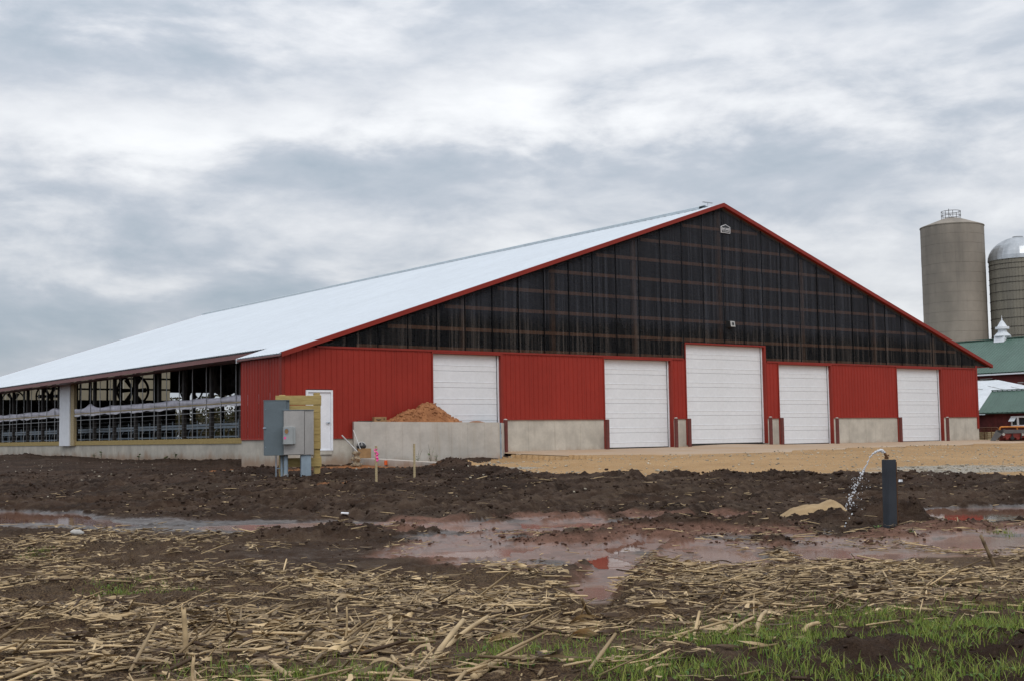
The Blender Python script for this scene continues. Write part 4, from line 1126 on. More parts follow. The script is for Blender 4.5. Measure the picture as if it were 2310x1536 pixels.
# ------------------------------------------------------------------ pit wall with its heap, cartons and tools
def build_pit():
    A = np.array([2.72, -.22]); Bp = np.array([8.02, -1.85]); d = (Bp-A)/np.linalg.norm(Bp-A); n = np.array([d[1], -d[0]])   # n points to the viewer
    t = thing('pit_wall', (5.4, -1, -.3), 'low grey concrete wall in front of the first overhead door', 'concrete wall')
    L = float(np.linalg.norm(Bp-A))
    def quadwall(a0, a1, o0, o1, z0, za, zb):
        P = lambda s, o: A+d*s+n*o
        v = []
        for s, zt in ((a0, za), (a1, zb)):
            for o in (o0, o1):
                p = P(s, o); v += [(p[0], p[1], z0), (p[0], p[1], zt)]
        return v, [(0, 2, 3, 1), (2, 6, 7, 3), (6, 4, 5, 7), (4, 0, 1, 5), (1, 3, 7, 5), (0, 4, 6, 2)]
    m = MB(); m.add(*quadwall(0, L, -.22, 0, -.8, 1.205, 1.115)); w = m.obj('wall', M['concrete2'], t)
    for k in range(1, 9):
        s = L*k/9+random.uniform(-.06, .06)
        MB().add(*quadwall(s-.006, s+.006, -.01, .008, -.7, 1.19-.09*k/9, 1.19-.09*k/9)).obj('form_seam', M['concrete2'], w)
    m = MB(); m.add(*quadwall(L-.004, L+.05, -.24, .02, -.7, 1.10, 1.10)); m.obj('end_plate', M['galv'], w)
    fa, fb = onz(784, 1031.5, -.088)[:2], onz(1014, 1044.5, -.22)[:2]; fd = (fb-fa)/np.linalg.norm(fb-fa); fn = np.array([fd[1], -fd[0]]); fl = float(np.linalg.norm(fb-fa))
    v = []
    for s_, zt_ in ((0, -.088), (fl, -.22)):
        for o_ in (-.45, 0):
            p_ = fa+fd*s_+fn*o_; v += [(p_[0], p_[1], -.8), (p_[0], p_[1], zt_)]
    MB().add(v, [(0, 2, 3, 1), (2, 6, 7, 3), (6, 4, 5, 7), (4, 0, 1, 5), (1, 3, 7, 5), (0, 4, 6, 2)]).obj('footing', M['concrete2'], t)
    Q = A+d*L-n*.2
    MB().add([(Q[0], Q[1], -.8), (Q[0], Q[1], 1.1), (9.4, -.02, 1.1), (9.4, -.02, -.8), (Q[0]+.2, Q[1], -.8), (Q[0]+.2, Q[1], 1.1), (9.6, -.02, 1.1), (9.6, -.02, -.8)], [(0, 1, 2, 3), (7, 6, 5, 4), (1, 5, 6, 2), (0, 4, 5, 1)]).obj('return_wall', M['concrete2'], t)
    # heap of orange sand behind and above the wall
    c = onY(962, 950, -1.0); N = 90; v = []; f = []
    xs = np.linspace(2.9, 8.2, N); ys = np.linspace(0, 1, 34)
    X, Yt = np.meshgrid(xs, ys)
    front = -.04+(X-2.72)*(-1.85+.22)/(8.02-2.72)
    Y = front*(1-Yt)+(-.06)*Yt
    cx = (onY(966, 925, -.9)[0])
    prof = np.interp(X, [cx-1.75, cx-1.25, cx-.80, cx-.42, cx-.2, cx+.10, cx+.42, cx+.75, cx+1.15, cx+1.5, cx+2.1], [0, .16, .36, .50, .46, .68, .66, .46, .25, .07, .02])
    wv = np.clip(np.sin(np.pi*np.clip(Yt*.9, 0, 1)), 0, 1)**.6
    z = 1.08-.017*(X-2.9)+prof*wv*1.22-.3*(Yt == 0)
    z += (fbm(X.ravel(), Y.ravel(), 2.6, 5, 5).reshape(X.shape)*.26+np.abs(fbm(X.ravel(), Y.ravel(), 7, 4, 6).reshape(X.shape))*.16)*np.clip(prof*2.5, .12, 1)
    idx = np.arange(X.size).reshape(X.shape)
    Qd = np.stack([idx[:-1, :-1], idx[:-1, 1:], idx[1:, 1:], idx[1:, :-1]], -1).reshape(-1, 4)
    o = npmesh('sand_heap', np.c_[X.ravel(), Y.ravel(), z.ravel()], Qd, M['dirt'], smooth=True)
    tag(o, 'heap of orange sand piled on top of the grey concrete wall', 'sand pile')
    k = RNG.integers(0, X.size, 900); k = k[(prof.ravel()[k] > .05) & (Yt.ravel()[k] > .04) & (Yt.ravel()[k] < .8)]
    v0, f0 = ico(); VV = []; FF = []
    for q in k:
        rr = float(np.clip(np.exp(RNG.normal(-3.6, .5)), .012, .075)); VV.append(v0*RNG.uniform(.6, 1.35, (12, 1))*rr*np.array([1, 1, .75])+np.array([X.ravel()[q], Y.ravel()[q], z.ravel()[q]])); FF.append(f0+12*len(FF))
    lo = npmesh('sand_lumps', np.concatenate(VV), np.concatenate(FF), M['dirt'], o, tri=True); lo['kind'] = 'stuff'
    # a small spill on the wall's top right
    p = A+d*(L*.84)-n*.11; m = MB(); prof2 = [(.42, 1.125), (.30, 1.15), (.15, 1.185), (.02, 1.195)]
    o = m.lathe(prof2, 18, (0, 0)).obj('sand_spill', M['dirt'], smooth=True); o.scale = (1, .28, 1); o.rotation_euler = (0, 0, math.atan2(d[1], d[0])); o.location = (p[0], p[1], -.012)
    tag(o, 'little spill of orange sand on the right end of the wall top', 'sand')

    def carton(name, c, sx, sy, sz, rot, label, flaps=False, pr=False):
        t = thing(name, c, label, 'carton'); t.rotation_euler = (0, 0, 0)
        Rm = Matrix.Rotation(rot, 4, 'Z')
        def put(m, nm, mat):
            m.v = [tuple(Rm @ Vector(p)+Vector(c)) for p in m.v]; return m.obj(nm, mat, t)
        put(MB().cbox(-sx/2, sx/2, -sy/2, sy/2, 0, sz, .006), 'body', M['card'])
        put(MB().box(-sx/2+.004, sx/2-.004, -.025, .025, sz+.0005, sz+.002), 'tape', M['tanwood'])
        if flaps:
            put(MB().add([(-sx/2, -sy/2, sz), (sx/2, -sy/2, sz), (sx/2+.02, -sy/2-.14, sz+.05), (-sx/2-.02, -sy/2-.14, sz+.05)], [(0, 1, 2, 3)]), 'flap', M['card'])
            put(MB().add([(sx/2, -sy/2, sz), (sx/2, sy/2, sz), (sx/2+.12, sy/2, sz+.08), (sx/2+.12, -sy/2, sz+.08)], [(0, 1, 2, 3)]), 'flap', M['card'])
        if pr:
            # the printed swoosh with its arrow on the side, and a black mark on the end
            pts = [(-sx*.36+sx*.42*k/8, -sy/2-.003, sz*(.50-.10*math.sin(math.pi*k/8))) for k in range(9)]
            put(MB().path(pts, [.012+.010*math.sin(math.pi*k/8) for k in range(9)], 5), 'print', M['cardtape'])
            put(MB().prism([(sx*.30, sz*.30), (sx*.36, sz*.72), (sx*.25, sz*.66)], 'y', -sy/2-.004, -sy/2-.001), 'print', M['cardtape'])
    q = onY(857, 950, -.75); q = (q[0], q[1], 1.19)
    p = A+d*.98-n*.13
    carton('cardboard_box', (p[0]+.02, p[1]+.05, 1.187), .46, .28, .175, math.atan2(d[1], d[0])+.05, 'flat brown carton resting on the wall left of the sand heap', pr=True)
    zf = -.09
    p = A+d*.33+n*.22
    carton('cardboard_box', (p[0]-.02, p[1], zf-.01), .46, .30, .34, math.atan2(d[1], d[0])-.05, 'brown carton standing on the footing at the wall foot')
    # round black bundle with pale straps on the carton
    c0 = (p[0]-.11, p[1]+.03, zf+.40)
    t2 = thing('round_bundle', c0, 'round black bundle with white straps on the carton by the wall', 'bundle')
    MB().lathe([(.02, -.11), (.11, -.09), (.17, -.03), (.18, .03), (.13, .11), (.05, .15), (.01, .155)], 20).obj('bundle', M['blackbag'], None, smooth=True)
    b = COL.objects[-1]; b.parent = t2; b.location = (0, 0, 0)
    for a in (.3, 1.2, 2.2):
        pts = [(.185*math.cos(a)*math.cos(k*math.pi/10-.2), .185*math.sin(a)*math.cos(k*math.pi/10-.2), .16*math.sin(k*math.pi/10-.2)) for k in range(1, 11)]
        o = MB().path(pts, [.012]*10, 5).obj('strap', M['pvc'], None, smooth=True); o.parent = t2; o.location = (0, 0, 0)
    # crumpled paper sack
    s0 = onz(804, 1049, -.32)
    m = MB(); v = []; f = []; n1, n2 = 16, 12
    for i in range(n2+1):
        zz = .52*i/n2; r = (.15+.05*math.sin(i*1.3))*(1-.35*(i/n2)**2)
        for j in range(n1):
            a = 2*math.pi*j/n1; rr = r*(1+.22*math.sin(3*a+i)+random.uniform(-.13, .13)); v.append((rr*math.cos(a), rr*.8*math.sin(a), zz))
    for i in range(n2):
        for j in range(n1): f.append((i*n1+j, i*n1+(j+1) % n1, (i+1)*n1+(j+1) % n1, (i+1)*n1+j))
    f.append(tuple(range(n2*n1, n2*n1+n1)))
    o = m.add(v, f).obj('paper_sack', M['paper']); o.location = (s0[0], s0[1], -.36); tag(o, 'crumpled brown paper sack slumped at the foot of the concrete wall', 'sack')
    # leaning white pipes
    a = onY(771, 981, -.55); b2 = onY(806, 1018, -.75)
    MB().tube(a, b2, .024, 10).obj('plastic_pipe', M['pvc'])
    tag(COL.objects[-1], 'white plastic pipe leaning left away from the carton', 'pipe', 'white pipes by the wall')
    a = onY(797, 969, -.42); b2 = onY(813, 1012, -.62)
    MB().tube(a, b2, .018, 10).obj('plastic_pipe', M['pvc'])
    tag(COL.objects[-1], 'thin pale pipe leaning against the end of the concrete wall', 'pipe', 'white pipes by the wall')
    # small orange marker in the mud
    q = onz(870, 1047, -.30)
    t = thing('marker_block', (q[0], q[1], -.32), 'small orange marker at the foot of the concrete wall', 'marker')
    MB().cbox(q[0]-.04, q[0]+.05, q[1]-.04, q[1]+.04, -.32, -.16, .01).obj('block', M['orange'], t)
    MB().tube((q[0], q[1], -.42), (q[0], q[1], -.32), .012, 6).obj('pin', M['galv'], t)


build_pit()


# ------------------------------------------------------------------ electrical service rack
def build_rack():
    P0 = onz(655, 1080, -.37)
    yawr = -.30                                # rack turned: its face looks to the viewer's left
    ex = np.array([math.cos(YAW*.55+yawr*-.0), -math.sin(YAW*.55), 0.]); ey = np.array([-ex[1], ex[0], 0.])
    if ey @ FW < 0: ey = -ey
    base = np.array([P0[0], P0[1], -.38])
    t = thing('electrical_rack', tuple(base), 'wooden frame carrying grey electrical cabinets in the mud before the barn', 'electrical rack')
    def W(m): m.v = [tuple(base+ex*p[0]+ey*p[1]+np.array([0, 0, p[2]])) for p in m.v]; return m
    def part(m, nm, mat, par=None, **k): return W(m).obj(nm, mat, par or t, **k)
    # posts (local x across, y away, z up)
    for x in (-.155, .70): part(MB().cbox(x-.075, x+.075, .30, .45, -.4, 2.08 if x < 0 else 2.13, .008), 'post', M['lumber'])
    part(MB().cbox(-.33, .80, .262, .299, 1.83, 2.06, .005), 'plank', M['lumber'])
    for k in range(6): part(MB().cbox(-.30, .785, .268+.002*(k % 2), .299, .735+.181*k, .735+.181*k+.176, .004), 'plank', M['lumber'])
    part(MB().cbox(.776, .80, .30, .46, 1.80, 2.07, .004), 'plank', M['lumber'])
    part(MB().cbox(-.22, .80, .262, .299, .30, .52, .005), 'plank', M['lumber'])
    part(MB().cbox(.62, .82, .451, .49, .28, .55, .005), 'plank', M['lumber'])
    # tall grey cabinet
    g = part(MB().cbox(-.62, -.02, -.02, .26, .60, 1.93, .006), 'switch_cabinet', M['boxgrey'])
    part(MB().cbox(-.63, -.10, -.055, -.022, .595, 1.925, .006), 'cabinet_door', M['boxgrey'], g)
    part(MB().box(-.635, -.015, -.06, .262, 1.931, 1.945), 'rain_lip', M['boxgrey'], g)
    for z in (.80, 1.72): part(MB().tube((-.605, -.058, z), (-.605, -.07, z), .014, 8), 'screw', M['galv'], g)
    part(MB().tube((-.66, -.045, 1.26), (-.59, -.075, 1.26), .016, 8), 'latch', M['galv'], g)
    # stainless cabinet
    s = part(MB().cbox(-.17, .56, -.10, .258, .60, 1.69, .006), 'steel_cabinet', M['steel'])
    part(MB().cbox(-.17, .325, -.125, -.102, .61, 1.672, .005), 'cabinet_door', M['steel'], s)
    part(MB().box(-.18, .57, -.13, .258, 1.691, 1.702), 'rain_lip', M['galv'], s)
    part(MB().box(.331, .338, -.108, -.1005, .62, 1.67), 'door_gap', M['seal'], s)
    part(MB().box(.566, .60, .15, .258, .62, 1.68), 'side_flange', M['tanwood'], s)
    # meter socket
    k = part(MB().cbox(-.20, .03, -.30, -.127, .86, 1.29, .008), 'meter_socket', M['meter'])
    part(MB().cbox(.0305, .10, -.25, -.127, .87, 1.28, .006), 'socket_cover', M['meter'], k)
    v = MB()
    n = 20; ring = [(-.125+.062*math.cos(2*math.pi*i/n), -.3075, 1.175+.075*math.sin(2*math.pi*i/n)) for i in range(n)]
    r2 = [(-.125+.048*math.cos(2*math.pi*i/n), -.3075, 1.175+.061*math.sin(2*math.pi*i/n)) for i in range(n)]
    v.add(ring+r2+[(x, -.295, z) for x, _, z in ring], [(i, (i+1) % n, n+(i+1) % n, n+i) for i in range(n)]+[(i, 2*n+i, 2*n+(i+1) % n, (i+1) % n) for i in range(n)])
    part(v, 'meter_ring', M['galv'], k)
    part(MB().add([(x, -.3035, z) for x, _, z in r2], [tuple(range(n))]), 'meter_blank', M['card'], k)
    part(MB().add([(-.19, -.3025, .99), (-.15, -.3025, .985), (-.13, -.3025, 1.03), (-.15, -.3025, 1.05), (-.185, -.3025, 1.04)], [(0, 1, 2, 3, 4)]), 'paint_mark', M['pink'], k)
    # conduits into the ground
    part(MB().cbox(.255, .50, -.06, .13, -.4, .60, .01), 'cable_duct', M['conduit'])
    part(MB().box(.372, .380, -.066, -.0605, -.3, .59), 'duct_seam', M['galv'])
    part(MB().tube((-.10, .08, -.4), (-.10, .08, .60), .055, 12), 'conduit', M['conduit'])
    part(MB().tube((-.10, .08, -.05), (-.10, .08, .14), .064, 12), 'conduit_collar', M['pipegrey'])
    part(MB().tube((-.19, .16, -.4), (-.19, .16, .60), .032, 10), 'conduit', M['conduit'])
    part(MB().tube((-.335, .10, -.4), (-.335, .10, .60), .014, 8), 'ground_rod', M['galv'])
    part(MB().box(-.33, -.10, .23, .262, .262, .285), 'conduit_strap', M['galv'])


build_rack()


# ------------------------------------------------------------------ survey stakes
def build_stakes():
    for (u, v0, v1, z, lab, ribbon) in ((849, 1088, 1003, -.38, 'pale wooden survey stake with a pink ribbon on top', True), (935, 1075, 1000, -.35, 'plain wooden survey stake in front of the concrete wall', False)):
        q = onz(u, v0, z); D = (q-CAM) @ FW; tp = onD(u, v1, D)
        t = thing('survey_stake', (q[0], q[1], z), lab, 'stake', 'survey stakes')
        h = tp[2]
        MB().box(q[0]-.024, q[0]+.024, q[1]-.012, q[1]+.012, z-.25, h-(.02 if ribbon else 0)).obj('stake', M['tanwood'], t)
        if ribbon:
            v = []; f = []
            zz = np.linspace(h-.02, h+.28, 8)
            zz = np.linspace(onD(u, 1040, D)[2]+.0, onD(u, 1011, D)[2], 8)
            for i, a in enumerate(zz):
                w = .04*(1-.35*abs(i-3.5)/3.5); o = .012*math.sin(i*1.9)+.015*(3-i)*.35
                e = R2[:2]/np.linalg.norm(R2[:2])
                for s, dd in ((-1, -.004), (1, .004)): v.append((q[0]+e[0]*(s*w+o), q[1]+e[1]*(s*w+o)-.02+.02*math.sin(i*2.3+s), a))
            for i in range(7): f.append((2*i, 2*i+1, 2*i+3, 2*i+2))
            MB().add(v, f).obj('ribbon', M['pink'], t)


build_stakes()


# ------------------------------------------------------------------ standpipe and its jet
def build_standpipe():
    q = onz(2009, 1192, -.73); D = (q-CAM) @ FW
    w = .185; tp = onD(2008, 1036, D)[2]
    t = thing('standpipe', (q[0], q[1], -.75), 'square blue black steel standpipe rising from the mud by the puddle', 'standpipe')
    a = -YAW + .30
    c, s = math.cos(a), math.sin(a)
    hw = .072
    top_shift = (onD(2008, 1036, D)-onD(2008, 1190, D))[:2]
    lean = (onD(2008, 1036, D)-onD(2012, 1192, D))[:2]
    def sq(h, z, k): return [(q[0]+lean[0]*k+(x*c-y*s), q[1]+lean[1]*k+(x*s+y*c), z) for x, y in ((-h, -h), (h, -h), (h, h), (-h, h))]
    hz = tp
    e = .012
    def oct_(h, z, k):
        P = []
        for x, y in ((-h+e, -h), (h-e, -h), (h, -h+e), (h, h-e), (h-e, h), (-h+e, h), (-h, h-e), (-h, -h+e)): P.append((q[0]+lean[0]*k+(x*c-y*s), q[1]+lean[1]*k+(x*s+y*c), z))
        return P
    m = MB(); v = oct_(hw, -1.3, -.5)+oct_(hw, hz, 1)+oct_(hw-.014, hz, 1)+oct_(hw-.014, hz-.25, .8)
    f = []
    for L in range(3):
        for i in range(8): f.append((L*8+i, L*8+(i+1) % 8, (L+1)*8+(i+1) % 8, (L+1)*8+i))
    f.append(tuple(range(24, 32)))
    m.add(v, f).obj('casing', M['iron'], t)
    # lid, weld bead on the near edge
    MB().add(oct_(hw-.015, hz-.008, 1)+oct_(hw-.015, hz-.02, 1), [tuple(range(8))]+[(i, 8+i, 8+(i+1) % 8, (i+1) % 8) for i in range(8)]).obj('lid', M['iron'], t)
    pa, pb = oct_(hw+.003, hz-.03, 1), oct_(hw+.003, -.9, -.1)
    MB().tube((np.array(pa[1])+np.array(pa[2]))/2, (np.array(pb[1])+np.array(pb[2]))/2, .006, 6).obj('weld_bead', M['brass'], t)
    b0 = onD(2000, 1035, D); n0 = onD(1996, 1020, D)
    tt = MB(); tt.tube(b0, b0+np.array([0, 0, .035]), .028, 10); tt.tube(b0+np.array([0, 0, .03]), (b0+n0)/2+np.array([0, 0, .02]), .017, 10); tt.tube((b0+n0)/2+np.array([0, 0, .01]), n0, .020, 10, .015); tt.tube((b0+n0)/2, (b0+n0)/2+np.array([.045, -.02, .01]), .010, 8)
    tt.obj('spigot', M['brass'], t)
    # the jet
    path = [(1995, 1020), (1990, 1016), (1983, 1015), (1975, 1019), (1968, 1024), (1962, 1033), (1957, 1043), (1952, 1054), (1947, 1064), (1943, 1073)]
    t2 = thing('water_jet', tuple(n0), 'white arc of water spurting left from the standpipe spigot', 'water jet')
    P = [onD(u, v, D) for u, v in path]; fine = []; rad = []
    for i in range(len(P)-1):
        for k in range(5):
            a = k/5; fine.append(P[i]*(1-a)+P[i+1]*a+RNG.normal(0, .0035, 3)); tpos = (i+a)/len(P)
            rad.append((.015+.008*math.sin(tpos*9))*(1-.35*tpos)*RNG.uniform(.5, 1.35))
    MB().path(fine, rad, 7).obj('stream', M['spray'], t2, smooth=True)
    drops = [(1962, 1030, .018), (1957, 1041, .016), (1950, 1055, .018), (1946, 1066, .017), (1940, 1078, .016), (1935, 1088, .016), (1933, 1094, .018), (1928, 1102, .012), (1921, 1100, .01), (1924, 1110, .02), (1930, 1107, .015), (1922, 1118, .016), (1936, 1112, .008), (1945, 1096, .010), (1955, 1098, .008), (1963, 1098, .01), (1920, 1124, .018), (1924, 1117, .012), (1917, 1121, .012), (1909, 1120, .008), (1936, 1121, .007), (1943, 1125, .01), (1925, 1133, .019), (1921, 1138, .012), (1918, 1146, .015), (1922, 1158, .016), (1921, 1160, .01), (1916, 1168, .012), (1908, 1179, .015), (1906, 1186, .014), (1900, 1210, .012), (1909, 1222, .010), (1895, 1226, .02), (1887, 1228, .018), (1903, 1215, .010)]
    m = MB()
    for u, v, r in drops+[(RNG.normal(1930, 14), RNG.uniform(1075, 1150), RNG.uniform(.004, .008)) for _ in range(46)]+[(1943-4.2*k+RNG.normal(0, 2.2), 1068+9*k+RNG.normal(0, 3), RNG.uniform(.008, .019)) for k in np.linspace(0, 9, 34)]:
        if v < 1160 or v > 1200: cpt = onD(u, v, D)+np.array([0, 0, 0])
        else: cpt = onD(u, v, D-.05)
        rings = []
        st = RNG.uniform(.9, 1.7); r = r*.72
        m.lathe([(.02*r, -r*st), (.8*r, -.5*r*st), (r, 0), (.75*r, .55*r), (.02*r, r)], 7); k = len(m.v)-35
        m.v[k:] = [(x+cpt[0], y+cpt[1], z+cpt[2]) for x, y, z in m.v[k:]]
    o = m.obj('droplets', M['spray'], t2, smooth=True); o['kind'] = 'stuff'


build_standpipe()


# ------------------------------------------------------------------ farmyard behind: silos, old barn, sheds, gate, implement
def build_farm():
    c = onD(2156.5, 740, 126.1); R = 141/2/2853.0*123
    cx, cy = c[0], c[1]; top = onD(2153, 500, 123)[2]
    t = thing('concrete_silo', (cx, cy, -.5), 'tall grey poured concrete silo with a railing cage on top', 'silo')
    prof = []; z = -1.0; rows = []
    edges = np.arange(top, -1, -.965)[::-1]
    for a, b in zip(edges[:-1], edges[1:]):
        MB().lathe([(R-.018, a), (R, a+.02), (R+random.uniform(-.012, .012), b-.02), (R-.018, b)], 64, (cx, cy)).obj('wall_ring', M['silo'], t, smooth=False)
    MB().lathe([(R+.05, top-.02), (R+.05, top+.06), (R*.45, top+.70), (R*.27, top+.90), (.02, top+.95)], 48, (cx, cy)).obj('roof', M['silo'], t, smooth=False)
    m = MB(); rc = .93; zb, ztp = top+.45, top+1.62
    for zz in (zb+.35, zb+.75, ztp):
        pts = [(cx-.05+rc*math.cos(a), cy+rc*math.sin(a), zz) for a in np.linspace(0, 2*math.pi, 25)]; m.path(pts, [.028]*25, 5)
    for k in range(8):
        a = 2*math.pi*k/8; m.tube((cx-.05+rc*math.cos(a), cy+rc*math.sin(a), zb-.3), (cx-.05+rc*math.cos(a), cy+rc*math.sin(a), ztp), .026, 5)
    m.tube((cx-.4, cy, zb), (cx-.4, cy, ztp+.25), .03, 5); m.tube((cx-.2, cy, ztp-.3), (cx+.5, cy, zb+.1), .025, 5)
    m.obj('railing_cage', M['hoop'], t)
    # stave silo with a dome
    c = onD(2305, 740, 124); R = 2.80; cx, cy = c[0], c[1]; top = onD(2300, 578, 121)[2]
    t = thing('stave_silo', (cx, cy, -.5), 'stained stave silo with iron hoops and a silver dome', 'silo')
    m = MB(); n = 60; v = []; f = []
    for zz in (-1, top):
        for i in range(n):
            for dr, da in ((-.03, 0), (0, .012), (0, 2*math.pi/n-.012)): v.append((cx+(R+dr)*math.cos(2*math.pi*i/n+da), cy+(R+dr)*math.sin(2*math.pi*i/n+da), zz))
    N = 3*n
    for i in range(N): f.append((i, (i+1) % N, N+(i+1) % N, N+i))
    m.add(v, f).obj('wall', M['stave'], t)
    hm = None
    z = top-.45
    while z > 4.0:
        if hm is None:
            mm = MB(); pts = [(R+.012)*1.0 for _ in range(1)]
            v = []; f = []
            for i in range(48):
                a = 2*math.pi*i/48
                for dr, dz in ((0, -.025), (.04, -.012), (.04, .012), (0, .025)): v.append((cx+(R+dr)*math.cos(a), cy+(R+dr)*math.sin(a), z+dz))
            for i in range(48):
                for j in range(3): f.append((i*4+j, ((i+1) % 48)*4+j, ((i+1) % 48)*4+j+1, i*4+j+1))
            o = mm.add(v, f).obj('hoop', M['hoop'], t); hm = o.data; z0 = z; l0 = o.location.copy()
        else:
            o = bpy.data.objects.new('hoop', hm); COL.objects.link(o); o.parent = t; o.location = l0+Vector((0, 0, z-z0))
        z -= .86 if random.random() < .8 else .5
    v = []; f = []; n = 32; L = 9
    m = MB()
    for k in range(L+1):
        a = math.pi/2*k/L*.97
        for i in range(n):
            r = (R+.07)*math.cos(a)*(1+(.006 if i % 2 else 0)); v.append((cx+r*math.cos(2*math.pi*i/n), cy+r*math.sin(2*math.pi*i/n), top-.02+(R*.84)*math.sin(a)))
    for k in range(L):
        for i in range(n): f.append((k*n+i, k*n+(i+1) % n, (k+1)*n+(i+1) % n, (k+1)*n+i))
    f.append(tuple(range(L*n, L*n+n)))
    m.add(v, f).obj('dome', M['dome'], t)
    m = MB().lathe([(.5, top+R*.84-.08), (.5, top+R*.84+.03), (.02, top+R*.84+.08)], 16, (cx, cy)); m.obj('dome_cap', M['dome'], t)
    # the old barn under its green roof
    xr, zr, xe, ze = 78.6, 8.24, 73.0, 5.13
    y0, y1 = -4, 48
    t = thing('old_barn', (75.5, 20, -.6), 'old dark red barn with long green metal roof behind the new barn', 'barn')
    def rib_roof(name, xr, zr, xe, ze, y0, y1, mat, par, pitch=.3):
        v = []; f = []; y = y0; ys = []
        sgn = 1
        while y < y1:
            for dy, dz in ((0, 0), (pitch*.7, 0), (pitch*.78, .03), (pitch*.92, .03)):
                if y+dy < y1: ys.append((y+dy, dz))
            y += pitch
        for yy, dz in ys: v += [(xr, yy, zr+dz), (xe, yy, ze+dz)]
        for i in range(len(ys)-1):
            q = (2*i, 2*i+1, 2*i+3, 2*i+2); f.append(q if xe < xr else q[::-1])
        n = len(v); v += [(xr, y0, zr-.08), (xe, y0, ze-.08), (xe, y1, ze-.08), (xr, y1, zr-.08)]; f.append((n+3, n+2, n+1, n))
        return MB().add(v, f).obj(name, mat, par)
    rib_roof('roof', xr, zr, xe, ze, y0, y1, M['green'], t); rib_roof('roof', xr, zr, xr+5.6, ze, y0, y1, M['green'], t)
    MB().box(xr-.2, xr+.2, y0, y1, zr-.02, zr+.05).obj('ridge_cap', M['green'], t)
    MB().box(xe-.02, xe+.03, y0, y1, ze-.20, ze-.085).obj('eave_board', M['white'], t)
    MB().box(xe+.4, xe+10.8, y0+.5, y1-.5, -.8, ze-.1).obj('wall', M['brickred'], t)
    m = MB()
    for k in range(22):
        y = RNG.uniform(8, 22); z = RNG.uniform(ze-1.1, ze-.45); m.box(xe+.385, xe+.399, y, y+RNG.uniform(.3, 1.3), z, z+RNG.uniform(.03, .12))
    m.obj('peeled_patch', M['stone'], t)
    MB().prism([(xe+.4, ze-.2), (xr+5.2, ze-.2), (xr, zr-.3)], 'y', y0+.5, y0+.6).obj('gable_wall', M['brickred'], t)
    # white roof ventilator on the green ridge
    c = onX(2262, 768, xr); vy = c[1]
    t = thing('roof_ventilator', (xr, vy, zr), 'white metal ventilator with pointed cap on the green barn ridge', 'ventilator')
    MB().prism([(xr-.62, zr-.32), (xr, zr+.02), (xr+.62, zr-.32), (xr+.5, zr+.22), (xr-.5, zr+.22)], 'y', vy-.48, vy+.48).obj('base', M['white'], t)
    MB().lathe([(.70, zr+.20), (.68, zr+.26), (.40, zr+.56), (.38, zr+.58)], 20, (xr, vy)).obj('skirt', M['oldwhite'], t, smooth=False)
    MB().lathe([(.36, zr+.58), (.34, zr+.86)], 20, (xr, vy)).obj('drum', M['white'], t)
    MB().lathe([(.57, zr+.82), (.57, zr+1.02)], 20, (xr, vy)).obj('hood', M['white'], t)
    MB().lathe([(.42, zr+1.02), (.23, zr+1.35), (.09, zr+1.55), (.05, zr+1.58)], 20, (xr, vy)).obj('cap', M['oldwhite'], t)
    MB().lathe([(.02, zr+1.58), (.06, zr+1.62), (.06, zr+1.67), (.02, zr+1.71), (.010, zr+2.0)], 10, (xr, vy)).obj('finial', M['white'], t)
    # white roofed lean-to in front of it
    p1, p2, p3 = onD(2203, 855.5, 97), onD(2252, 855, 96), onD(2325, 871, 89)
    t = thing('white_roofed_shed', (p2[0]-4, p2[1]-2, -.5), 'low shed with patched white metal roof below the old barn', 'shed')
    xe_, ze_ = 56.5, 1.65
    xt, zt_ = 66.5, 4.25
    ya = onX(2252, 855, xt)[1]
    v = [(xt, ya, zt_), (xt, 40, zt_), (xe_, 40, ze_), (xe_, ya-14, ze_-.0), (xt-1.2, ya-8.0, zt_-.33*1.0)]
    pl = lambda x: ze_+(zt_-ze_)*(x-xe_)/(xt-xe_)
    k_ = (zt_-ze_)/(xt-xe_); d_ = ray(2312, 868.5); s_ = (ze_+k_*(CAM[0]-xe_)-CAM[2])/(d_[2]-k_*d_[0]); g_ = (CAM+d_*s_)[:2]; e_ = np.array([xt, ya])+(g_-np.array([xt, ya]))*1.6
    poly = [(xt, ya), (xt, 40), (xe_, 40), (xe_, e_[1]), (float(e_[0]), float(e_[1]))]
    m = MB(); m.add([(x, y, pl(x)) for x, y in poly]+[(x, y, pl(x)-.12) for x, y in poly], [tuple(range(5))[::-1], tuple(range(5, 10))]+[(i, (i+1) % 5, 5+(i+1) % 5, 5+i) for i in range(5)]); r = m.obj('roof', M['oldwhite'], t)
    for y in np.arange(e_[1]+.3, 36, 1.1):
        xm = xt-.05 if y > ya else xt-.05-(xt-e_[0])*min(1, (ya-y)/(ya-e_[1]))
        MB().add([(xe_, y-.03, pl(xe_)+.004), (xm, y-.03, pl(xm)+.004), (xm, y, pl(xm)+.03), (xe_, y, pl(xe_)+.03), (xm, y+.03, pl(xm)+.004), (xe_, y+.03, pl(xe_)+.004)], [(0, 1, 2, 3), (3, 2, 4, 5)]).obj('roof_rib', M['oldwhite'], r)
    for (u, v0, u2, v2) in ((2228, 870, 2268, 879), (2281, 872, 2312, 879), (2205, 876.5, 2217, 878)):
        def on_roof(u, v):
            d = ray(u, v); k = (zt_-ze_)/(xt-xe_); s = (ze_+k*(CAM[0]-xe_)-CAM[2])/(d[2]-k*d[0]); return CAM+d*s
        a, b = on_roof(u, v0), on_roof(u2, v2); dz = np.array([0, 0, .012])
        e = np.array([.12, .1, 0]); e[2] = e[0]*(zt_-ze_)/(xt-xe_)
        MB().add([a-e+dz, b-e+dz, b+e+dz, a+e+dz], [(0, 1, 2, 3)]).obj('roof_patch', M['rustpatch'], r)
